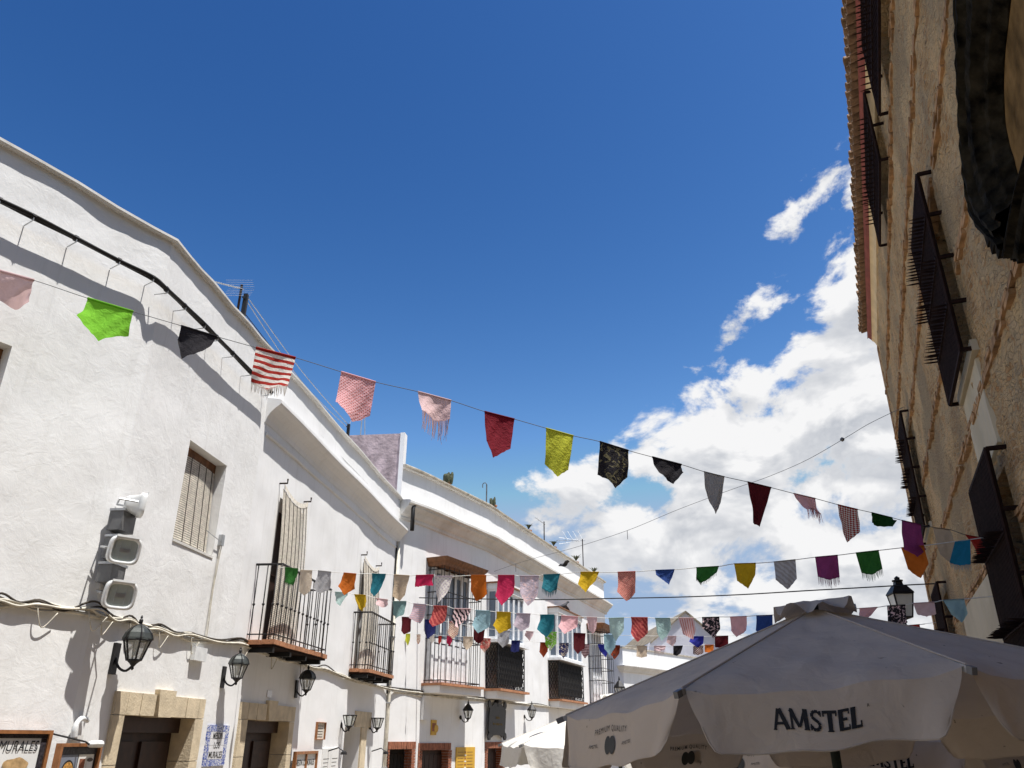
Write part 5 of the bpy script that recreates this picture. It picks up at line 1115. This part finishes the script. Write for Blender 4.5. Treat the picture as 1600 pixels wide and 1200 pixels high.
jb = MB().box(FB, *[v for v in (FB.px(297, 1016)[0], FB.px(316, 1016)[0])], FB.px(300, 1032)[1], FB.px(300, 1010)[1], 0, .07).build('junction_box', M['whitemetal']); tag(jb, 'small white junction box under the pale cables, left of the second lantern', 'electrical box')
s0, z0 = FB.px(345, 848, .03); s1, z1 = FB.px(322, 998, .03)
cd = thing('wall_conduit', 'thin cable rising from the pale bundle to a small clamp beside the shaded window', 'conduit', FB.p(s0, z1))
for dx in (-.02, .02): MB().tube([FB.p(s0+dx, z0, .04), FB.p(s0+dx*.5, (z0+z1)/2, .02), FB.p(s0+dx, z1, .03)], .006, 5).build('cable', M['paleca'], cd)
MB().box(FB, s0-.03, s0+.03, z0-.04, z0+.10, 0, .06).build('clamp', M['galv'], cd); MB().tube([FB.p(s0, z0, .05), FB.p(s0-.42, z0+.06, .03)], .006, 5).build('stay', M['galv'], cd)
# drain pipe at the joint of the houses
dp = thing('drainpipe', 'grey drainpipe with black upper elbow in the joint between the two white houses', 'pipe', FB.p(S_END-.12, .0))
o_ = .05; MB().tube([FB.p(S_END-.10, ZG, o_), FB.p(S_END-.10, 6.42, o_)], .04, 8).build('pipe', M['paleca'], dp, smooth=True)
MB().tube([FB.p(S_END+.06, 6.72, .32), FB.p(S_END+.06, 7.3, .32), FB.p(S_END+.2, 7.42, .34)], .05, 8).build('upper_pipe', M['cable'], dp, smooth=True)
MB().tube([FB.p(S_END-.19, 3.0, .03), FB.p(S_END-.19, 6.3, .03)], .02, 6).build('cable', M['cable'], dp)
for z in (1.5, 2.8, 4.2, 5.6): MB().box(FB, S_END-.15, S_END-.05, z, z+.03, 0, .10).build('pipe_clip', M['galv'], dp)
# wires crossing the street
A1 = FB.pt(662, 931, .05) if False else F3b.pt(655, 934, .02); B1 = FC.pt(1462, 912, .05)
P0, n_ = plane_pts(A1.copy(), B1.copy())
cable([A1]+[on_plane(x, y, P0, n_) for x, y in ((760, 936), (860, 937), (960, 935), (1060, 933), (1160, 929), (1260, 923), (1350, 918), (1420, 914))]+[B1], .013, 'street_cable', 'black cable stretched level across the street behind the second row of flags', M['cable'])
A1 = F3b.pt(772, 893, .02); B1 = FC.pt(1412, 636, .1); P0, n_ = plane_pts(A1.copy(), B1.copy())
w = cable([A1]+[on_plane(x, y, P0, n_) for x, y in ((806, 881), (840, 871), (900, 855), (980, 829), (1060, 796), (1140, 766), (1200, 745), (1260, 719), (1318, 686), (1360, 661))]+[B1], .0055, 'overhead_wire', 'thin wire rising to the right in front of the clouds', M['greymetal'])
c = on_plane(1316, 687, P0, n_); MB().lathe(c-UZ*.04, [(.01, 0), (.045, .03), (.045, .06), (.01, .09)], 8).build('knot', M['greymetal'], w)
for x, y in ((806, 881), (980, 829)): c = on_plane(x, y, P0, n_); MB().tube([c+A(.05, 0, .02), c, c-UZ*.22], .007, 4).build('hanger', M['greymetal'], w)
# ------------------------------------------------------------------ roof things: antennas, pots, birds
def yagi(base, top, boom, n, el, label, kind='yagi', poles=()):
    t = thing('antenna', label, 'antenna', base, 'roof antennas'); MB().tube([base, top], .022, 6).build('mast', M['rust'], t)
    d = boom/np.linalg.norm(boom); e = np.cross(d, UZ); e /= np.linalg.norm(e); c = top-UZ*.08
    MB().tube([c-d*.12, c+boom], .012, 5).build('boom', M['galv'], t)
    for i in range(n): p = c+boom*(i+.6)/n; MB().tube([p-e*el/2, p+e*el/2], .007, 4).build('element', M['galv'], t)
    return t, c, d, e
tp = FB.pt(378, 445, -1.4); bs = FB.pt(372, 500, -1.4); 
t, c, d, e = yagi(A(tp[0], tp[1], Z1-.4), tp, FB.pt(322, 430, -1.2)-tp, 15, .09, 'long comb-like aerial with mesh reflector over the near white house roof')
for s_ in (-1, 1):
    g = MB()
    for i in range(5): g.tube([c-d*(.02)+UZ*s_*.04*i-e*.24+d*.05*i, c-d*.02+UZ*s_*.04*i+e*.24+d*.05*i], .0022, 4)
    g.build('reflector', M['galv'], t)
p2 = FB.pt(385, 460, -1.1); t = thing('roof_post', 'black post with wires beside the comb-like aerial', 'post', A(p2[0], p2[1], Z1-.4)); MB().bar(A(p2[0], p2[1], Z1-.4), p2, .07).build('shaft', M['iron'], t); MB().tube([p2-UZ*.1, p2-UZ*.12-FB.u*.12], .015, 5).build('hook', M['iron'], t)
p3 = FB.pt(545, 663, -.5); t3 = thing('roof_post', 'black post with wires in front of the lilac party wall', 'post', A(p3[0], p3[1], Z1-.4)); MB().bar(A(p3[0], p3[1], Z1-.4), p3, .06).build('shaft', M['iron'], t3); MB().tube([p3-UZ*.08, p3-UZ*.1-FB.u*.12], .015, 5).build('hook', M['iron'], t3)
for k, (dz, sag) in enumerate(((-.02, .10), (-.10, .22), (-.35, .05))):
    P = [p2+UZ*dz, (p2+p3)/2+UZ*(dz-sag), p3+UZ*dz]; cable(P, .008, 'roof_wire', ['upper', 'middle', 'lower'][k]+' thin wire strung between the two black roof posts', M['galv'] if k < 2 else M['cable'], 'wire', 'wires between the roof posts')
pm = FB.p(S_END+.1, FB.px(605, 655, -1.2)[1], -1.2); zt2 = FB.px(631, 675)[1]
t = thing('roof_bracket', 'small forked metal bracket on top of the lilac party wall', 'bracket', A(pm[0], pm[1], zt2)); MB().tube([A(pm[0], pm[1], zt2-.05), pm], .015, 5).build('shaft', M['galv'], t); MB().tube([A(pm[0]+.12, pm[1], zt2-.05), pm-UZ*.08], .012, 5).build('brace', M['galv'], t)
cable([p3+UZ*-.05, (p3+pm)/2-UZ*.05, pm], .007, 'roof_wire', 'thin wire from the black post to the forked bracket', M['galv'], 'wire')
def rooft(x, y, o=-.16, F=F3c): return F.pt(x, y, o)
def small_post(F, x0, y0, x1, y1, label, hook=True):
    b_ = F.pt(x0, y0, -.3); b_[2] = Z3-.05; tp = F.pt(x1, y1, -.3); tp[0], tp[1] = b_[0], b_[1]
    t = thing('roof_post', label, 'post', b_); MB().tube([b_, tp], .022, 6).build('shaft', M['greymetal'], t)
    if hook: MB().tube(smooth_path([tp, tp+A(-.05, 0, .06), tp+A(-.12, 0, .02), tp+A(-.12, 0, -.1)], 10), .014, 5).build('hook', M['greymetal'], t)
small_post(F3b, 760, 788, 760, 757, 'thin hooked post on the parapet beside the finger cactus')
def cactus(F, x, y, label, fingers, h, r, spread, kind='cactus'):
    b_ = F.pt(x, y, -.12); b_[2] = Z3
    t = thing('potted_plant', label, 'plant', b_, 'potted plants along the parapet')
    MB().lathe(b_, [(.07, 0), (.10, .10), (.115, .11), (.115, .14), (.10, .14), (.09, .12)], 12).build('pot', M['terracotta'], t, smooth=False)
    for k in range(fingers):
        a = 2.4*k; rr = spread*(.25+.75*((k*.37) % 1)); p = b_+A(rr*math.cos(a), rr*math.sin(a), .10); hh = h*(.55+.45*((k*.61) % 1))
        if kind == 'cactus':
            q_ = p+A(.35*rr*math.cos(a), .35*rr*math.sin(a), hh); P = [p+(q_-p)*f+A(0, 0, 0) for f in np.linspace(0, 1, 7)]
            MB().tube(P, [r*(.7+.3*math.sin(2.5*f+.6)) * (1 if f < .85 else .6) for f in np.linspace(0, 1, 7)], 7).build('stem', M['plantgreen'], t)
        else:
            q_ = b_+A(math.cos(a)*h*.75, math.sin(a)*h*.75, .18+hh*.9); e = np.cross(q_-p, UZ); e /= np.linalg.norm(e)+1e-9; m_ = (b_+UZ*.18)*.5+q_*.5+UZ*.06
            MB().add([b_+UZ*.18-e*.02, b_+UZ*.18+e*.02, m_+e*.028, q_, m_-e*.028, m_+UZ*.006-e*0], [(0, 1, 2, 5), (0, 5, 4), (5, 2, 3), (4, 5, 3)]).build('leaf', M['plantgreen'], t)
    return t
cactus(F3b, 699, 757, 'dense upright cactus in a pot, nearest on the parapet', 10, .36, .055, .10)
cactus(F3b, 771, 793, 'sparse finger cactus in a pot beside the hooked post', 5, .34, .038, .12)
cactus(F3c, 826, 826, 'low spiky aloe on the parapet left of the bent aerial', 14, .22, .04, .1, 'aloe')
cactus(F3c, 865, 850, 'low spiky aloe on the parapet right of the bent aerial', 14, .25, .04, .1, 'aloe')
cactus(F3c, 900, 876, 'spiky aloe on the parapet under the white aerial', 14, .32, .04, .1, 'aloe')
cactus(F3c, 928, 895, 'spiky aloe on the parapet above the mustard flag, farthest', 12, .34, .04, .1, 'aloe')
b_ = F3c.pt(853, 840, -.3); tp = F3c.pt(850, 815, -.3); yagi(A(tp[0], tp[1], Z3-.1), tp, F3c.pt(836, 805, -.3)-tp, 3, .12, 'small bent aerial on the parapet between two aloes')
tp = F3c.pt(910, 842, -.4); t, c, d, e = yagi(A(tp[0], tp[1], Z3-.1), tp, A(-1.1, .1, .02), 4, .5, 'white multi-armed television aerial at the far end of the parapet')
for k in range(4): o = c+d*(-.05+.22*k); MB().tube([o, o+UZ*.42-A(.24, 0, 0)], .009, 4).build('dipole', M['whitemetal'], t)
for s_ in (-1, 1): MB().tube([c+d*.1, c+d*1.0+UZ*.14*s_], .012, 4).build('arm', M['whitemetal'], t)
def bird(P, hd, sc, label, fly=False):
    h = A(math.cos(hd), math.sin(hd), 0); s_ = np.cross(UZ, h); b = MB()
    prof = [(-.20, .012, .05), (-.10, .03, .07), (-.02, .062, .09), (.05, .072, .11), (.10, .055, .15), (.125, .034, .19), (.15, .036, .215), (.175, .026, .222), (.195, .006, .215)]
    G = [[P+sc*(h*x+UZ*(z+r*math.sin(a)*.95)+s_*r*math.cos(a)) for a in np.linspace(0, 2*math.pi, 11)] for x, r, z in prof]; b.grid(G)
    if fly:
        for k in (-1, 1):
            w = [P+sc*(h*.06+UZ*.1), P+sc*(h*.08+s_*k*.25+UZ*.20), P+sc*(-h*.05+s_*k*.52+UZ*.16), P+sc*(-h*.06+s_*k*.25+UZ*.18), P+sc*(-h*.06+UZ*.1)]; b.add(w+[x-UZ*.012*sc for x in w], [(0, 1, 2, 3, 4), (9, 8, 7, 6, 5)]+[(i, (i+1) % 5, (i+1) % 5+5, i+5) for i in range(5)])
    else:
        for k in (-.03, .03): b.tube([P+sc*(s_*k+UZ*.06), P+sc*(s_*k-UZ*.0)], .008*sc, 4)
    o = b.build('swift' if fly else 'pigeon', M['bird'], None, smooth=True); return tag(o, label, 'bird', None if fly else 'pigeons on the mirador')
mt = 6.10+.14
bird(F3c.p(6.35, mt, .25), R_(20), 1.3, 'dark pigeon perched upright on the farther mirador, left of its mate')
bird(F3c.p(6.95, mt, .25), R_(-120), 1.0, 'smaller crouched pigeon on the farther mirador, right of its mate')
bird(at_depth(882, 887, 17), R_(15), .62, 'dark bird gliding past the cornice above the teal flag', True)
# ------------------------------------------------------------------ signs
def frame_sign(F, s0, s1, z0, z1, o, label, border=.035, inner=None, name='framed_sign', group='framed signs on the white houses'):
    t = thing(name, label, 'sign', F.p((s0+s1)/2, z0, o), group)
    MB().box(F, s0, s1, z0, z1, o, o+.02).build('panel', inner or M['paper'], t); b = MB()
    for a in ((s0-border, s0, z0-border, z1+border), (s1, s1+border, z0-border, z1+border), (s0, s1, z1, z1+border), (s0, s1, z0-border, z0)): b.box(F, *a, o-.005, o+.05)
    b.build('frame', M['timber2'], t); return t
M['timber2'] = simple('orange_wood', (.30, .125, .045), .5, var=.25, scale=14)
M['speck'] = simple('dark_speckled', (.035, .03, .035), .5, var=.8, scale=60)
M['food'] = simple('food_print', (.48, .24, .05), .5, var=.6, scale=45)
M['coffee'] = simple('coffee_print', (.05, .02, .01), .4)
M['bread'] = simple('bread_print', (.50, .33, .16), .6, var=.35, scale=25)
M['slate'] = simple('slate_blue', (.20, .22, .27), .5)
# the big menu sign, nearest
(sR, zT) = FA.px(76, 1143, .06); sL = sR-1.2
t = frame_sign(FA, sL, sR, zT-1.0, zT-.02, .04, 'large framed menu sign ending in the word MURALES, at the lower left corner', .03)
b = MB()
for a in ((sL, sR, zT-.055, zT-.021), (sR-.05, sR-.001, zT-1, zT-.056)): b.box(FA, *a, .061, .066)
b.build('border', M['speck'], t)
v, f = text2d('MESON LOS MURALES', 1, .0, shear=.15); ext = v.max(0)-v.min(0); v = v-[v[:, 0].max(), v[:, 1].min()]
H_ = .085; sr = FA.px(60, 1165, .065)[0]; zb = FA.px(40, 1174, .065)[1]
MB().add([FA.p(sr+x/ext[0]*.80, zb+y/ext[1]*H_, .0665) for x, y in v], f).build('lettering', M['ink'], t)
c_ = FA.px(23, 1198, .065); MB().add([FA.p(c_[0]+.105*math.cos(a)*(1+.15*math.sin(3*a)), c_[1]+.07*math.sin(a)*(1+.1*math.cos(5*a)), .0668) for a in np.linspace(0, 2*math.pi, 25)[:-1]], [tuple(range(24))]).build('food_picture', M['bread'], t)
# food board
(sa_, za_), (sb_, zb_) = FB.px(94, 1161, .25), FB.px(159, 1160, .25)
t = frame_sign(FB, sa_+.03, sb_-.03, za_-.8, za_-.03, .22, 'smaller framed board with pictures of a rice dish and a coffee, left of the doorway', .028, M['speck'])
w_ = sb_-sa_
MB().box(FB, sa_+.07, sa_+w_*.50, za_-.75, za_-.095, .241, .244).build('left_print', M['slate'], t); MB().box(FB, sa_+w_*.52, sb_-.07, za_-.75, za_-.095, .241, .244).build('right_print', M['paper'], t)
MB().add([FB.p(sa_+w_*.30+.095*math.cos(a), za_-.25+.115*math.sin(a), .2455) for a in np.linspace(0, 2*math.pi, 25)[:-1]], [tuple(range(24))]).build('pan_picture', M['ink'], t)
MB().add([FB.p(sa_+w_*.30+.082*math.cos(a), za_-.25+.10*math.sin(a), .2465) for a in np.linspace(0, 2*math.pi, 25)[:-1]], [tuple(range(24))]).build('rice_picture', M['food'], t)
MB().box(FB, sa_+w_*.55, sa_+w_*.68, za_-.28, za_-.13, .2445, .246).build('toast_picture', M['brick'], t); MB().box(FB, sa_+w_*.56, sa_+w_*.70, za_-.45, za_-.285, .2445, .246).build('bread_picture', M['bread'], t)
MB().box(FB, sa_+w_*.72, sa_+w_*.87, za_-.27, za_-.14, .2445, .246).build('cup_picture', M['whiteglaze'], t); MB().add([FB.p(sa_+w_*.795+.045*math.cos(a), za_-.14+.016*math.sin(a), .2475) for a in np.linspace(0, 2*math.pi, 17)[:-1]], [tuple(range(16))]).build('coffee_picture', M['coffee'], t)
sg = thing('sign_lamp', 'small white spotlight arm reaching over the food board', 'lamp', FB.p(sb_-.25, za_)); MB().tube([FA.pt(80, 1146, .05), FB.p(sa_+.25, za_+.01, .32), FB.p(sa_+.32, za_-.02, .33)], .008, 5).build('arm', M['iron'], sg); MB().lathe(FB.p(sa_+.30, za_-.01, .33), [(.01, 0), (.028, .02), (.032, .26), (.006, .28)], 8, ax=FB.u-FB.n*.2).build('shade', M['whitemetal'], sg)
sg = thing('wall_fixture', 'small white moulded fixture on the wall above the food board', 'fixture', FB.pt(117, 1145, .03)); c = FB.pt(117, 1146, .05)
MB().tube(smooth_path([c-UZ*.05, c+UZ*.07-FB.u*.01, c+UZ*.13+FB.u*.06, c+UZ*.11+FB.u*.15], 12), [.03]*4+[.024]*8, 7).build('body', M['whitemetal'], sg, smooth=True); MB().box(FB, *[FB.px(112, 1150)[0], FB.px(121, 1150)[0]], FB.px(115, 1156)[1], FB.px(115, 1149)[1], 0, .06).build('base', M['trim'], sg)
# blue tile sign
ts0, ts1, tz0, tz1 = 10.74, 11.34, 1.77, 2.24
t = thing('tile_sign', 'white ceramic tile sign with blue border reading MESON LOS MURALES', 'sign', FB.p((ts0+ts1)/2, tz0))
k = 0
for i in range(6):
    for j in range(6):
        x0, x1 = ts0+(ts1-ts0)*i/6, ts0+(ts1-ts0)*(i+1)/6; y0, y1 = tz0+(tz1-tz0)*j/6, tz0+(tz1-tz0)*(j+1)/6; edge = i in (0, 5) or j in (0, 5)
        MB().box(FB, x0+.0015, x1-.0015, y0+.0015, y1-.0015, 0, .022).build('tile', M['tileborder'] if edge else M['whiteglaze'], t) if 'tileborder' in M else None
        if 'tileborder' not in M:
            m, nt, p = mat_new('blue_border_glaze'); g = nn(nt, 'ShaderNodeNewGeometry'); v_ = nn(nt, 'ShaderNodeTexNoise', Scale=26., Detail=3., Distortion=2.); nt.links.new(g.outputs['Position'], v_.inputs['Vector'])
            r_ = nn(nt, 'ShaderNodeMapRange'); r_.inputs['From Min'].default_value = .50; r_.inputs['From Max'].default_value = .54; nt.links.new(v_.outputs['Fac'], r_.inputs['Value'])
            mx = nn(nt, 'ShaderNodeMix', data_type='RGBA'); mx.inputs['A'].default_value = (.05, .09, .36, 1); mx.inputs['B'].default_value = (.62, .64, .70, 1); nt.links.new(r_.outputs[0], mx.inputs['Factor']); nt.links.new(mx.outputs['Result'], p.inputs['Base Color']); p.inputs['Roughness'].default_value = .25; M['tileborder'] = m
            MB().box(FB, x0+.0015, x1-.0015, y0+.0015, y1-.0015, 0, .022).build('tile', m, t)
for k, wd in enumerate(('MESON', 'LOS', 'MURALES')):
    v, f = text2d(wd, 1, .012); ext = v.max(0)-v.min(0); v = v-(v.max(0)+v.min(0))/2; zz = 2.115-.108*k; wl = .052*len(wd)
    MB().add([FB.p((ts0+ts1)/2+x/ext[0]*wl, zz+y/ext[1]*.075, .024) for x, y in v], f).build('lettering', M['ink'], t)
# stone-coloured plaque, menu boards, house number
t = frame_sign(FB, 14.67, 15.08, 2.08, 2.33, .0, 'small beige plaque with dark lines on the white wall between the doorways', .012, M['cane'], 'wall_plaque')
for k in range(5): MB().box(FB, 14.74, 15.0, 2.11+.042*k, 2.118+.042*k, .021, .023).build('text_line', M['inkgrey'], t)
t = frame_sign(FB, 13.70, 14.62, 1.0, 1.86, .05, 'wood-framed glazed menu case lettered MESON LOS MURALES, right of the second stone doorway', .04, M['paper'], 'menu_case')
v, f = text2d('MESON LOS MURALES', 1, .005); ext = v.max(0)-v.min(0); v = v-(v.max(0)+v.min(0))/2; MB().add([FB.p(14.16+x/ext[0]*.82, 1.74+y/ext[1]*.085, .074) for x, y in v], f).build('lettering', M['ink'], t)
MB().box(FB, 14.14, 14.17, 1.0, 1.86, .071, .10).build('mullion', M['timber2'], t)
t = thing('menu_sheets', 'two white menu sheets on the wall beside the pale grey door', 'sign', FB.p(15.5, 1.2)); 
for x in (15.12, 15.58): 
    p = MB().box(FB, x, x+.42, 1.2, 1.93, .0, .02).build('sheet', M['paper'], t)
    for k in range(9): MB().box(FB, x+.05, x+.28+.08*((k*7) % 3)/2, 1.28+.06*k, 1.288+.06*k, .0205, .022).build('text_line', M['inkgrey'], p)
n_ = MB().box(FB, *(FB.px(417, 1080)[0], FB.px(424, 1080)[0]), FB.px(420, 1090)[1], FB.px(420, 1079)[1], .0, .015).build('house_number', M['whiteglaze']); tag(n_, 'tiny ceramic house number above the second stone doorway', 'house number')
# house 3 signs
t = thing('hanging_sign', 'black ornate iron sign with faint gold script above the far brick doorway', 'sign', F3c.p(.65, 2.05, .1))
P = []; n_k = 60; cx_, cz_ = .66, 2.55; hw, hh = .60, .40
for k in range(n_k):
    a = 2*math.pi*k/n_k; ca, sa_ = math.cos(a), math.sin(a); x = np.sign(ca)*abs(ca)**.35*hw; y = np.sign(sa_)*abs(sa_)**.35*hh; w_ = 1+.10*math.sin(a*9)*(abs(sa_)**2); P.append((cx_+x*(1+.06*math.sin(a*6)), cz_+y*w_))
MB().add([F3c.p(x, z, o) for o in (.08, .11) for x, z in P], [tuple(range(n_k)), tuple(range(n_k, 2*n_k))[::-1]]+[(i, (i+1) % n_k, (i+1) % n_k+n_k, i+n_k) for i in range(n_k)]).build('board', M['iron'], t)
for sx in (-1, 1):
    for sz in (-1, 1): MB().lathe(F3c.p(cx_+sx*hw*.95, cz_+sz*hh*1.0, .075), [(.02, 0), (.10, .0), (.10, .04), (.02, .04)], 7, ax=F3c.n).build('scroll', M['iron'], t)
MB().box(F3c, cx_-.12, cx_+.12, 3.0, 3.07, .0, .18).build('lamp_hood', M['iron'], t); MB().tube([F3c.p(cx_, 3.0, .1), F3c.p(cx_, 2.9, .1)], .02, 5).build('hanger', M['iron'], t)
M['gold'] = simple('dull_gold', (.30, .22, .09), .5, .3)
for k, (wl, zz) in enumerate(((.13, 2.62), (.34, 2.46))):      # worn flourishes, no longer legible
    MB().tube([F3c.p(cx_+wl*x, zz+.022*math.sin(x*(11+14*k))+.012*math.sin(x*31), .114) for x in np.linspace(-1, 1, 40)], .006, 4).build('faded_script', M['gold'], t)
t = thing('menu_board', 'tall yellow menu panel under the slim lantern', 'sign', F3b.p(2.25, .5)); MB().box(F3b, 1.78, 2.70, .4, 1.90, .0, .03).build('panel', M['yellowpanel'], t)
for k in range(12):
    for x in (1.84, 2.3):
        MB().box(F3b, x, x+.28, 1.78-.07*k, 1.79-.07*k, .031, .033).build('text_line', M['timber'], t)
    MB().box(F3b, 2.17, 2.25, 1.77-.07*k, 1.80-.07*k, .031, .033).build('picture', M['paper'] if k % 2 else M['brick'], t)
s_, z_ = F3b.px(677, 1137); t = thing('bracket_sign', 'small red and yellow enamel sign above the middle brick doorway', 'sign', F3b.p(s_, z_-.2)); MB().box(F3b, s_-.12, s_+.10, z_-.16, z_+.17, 0, .03).build('panel', M['yellowpanel'], t); MB().box(F3b, s_-.10, s_+.05, z_-.08, z_+.10, .031, .034).build('emblem', M['brick'], t); MB().lathe(F3b.p(s_+.08, z_-.02, .03), [(.01, 0), (.09, 0), (.09, .008), (.01, .008)], 12, ax=F3b.n).build('disc', M['yellowpanel'], t)
s_, z_ = F3b.px(662, 1105); mb = MB().box(F3b, s_-.12, s_+.18, z_-.28, z_+.25, 0, .08).build('meter_box', M['white3']); tag(mb, 'whitewashed meter box on the wall under the barred bay', 'electrical box')
for x, lab in ((520, 'small black bracket lamp above the white menu sheets'), (588, 'small black bracket lamp right of the pale grey door')):
    s_, z_ = FB.px(x, 1174, .1); t = thing('bracket_lamp', lab, 'lamp', FB.p(s_, z_)); MB().tube([FB.p(s_, z_, 0), FB.p(s_, z_+.06, .2), FB.p(s_, z_, .3)], .012, 5).build('arm', M['iron'], t); MB().lathe(FB.p(s_, z_-.05, .3), [(.06, 0), (.05, .04), (.015, .06)], 8).build('shade', M['iron'], t)
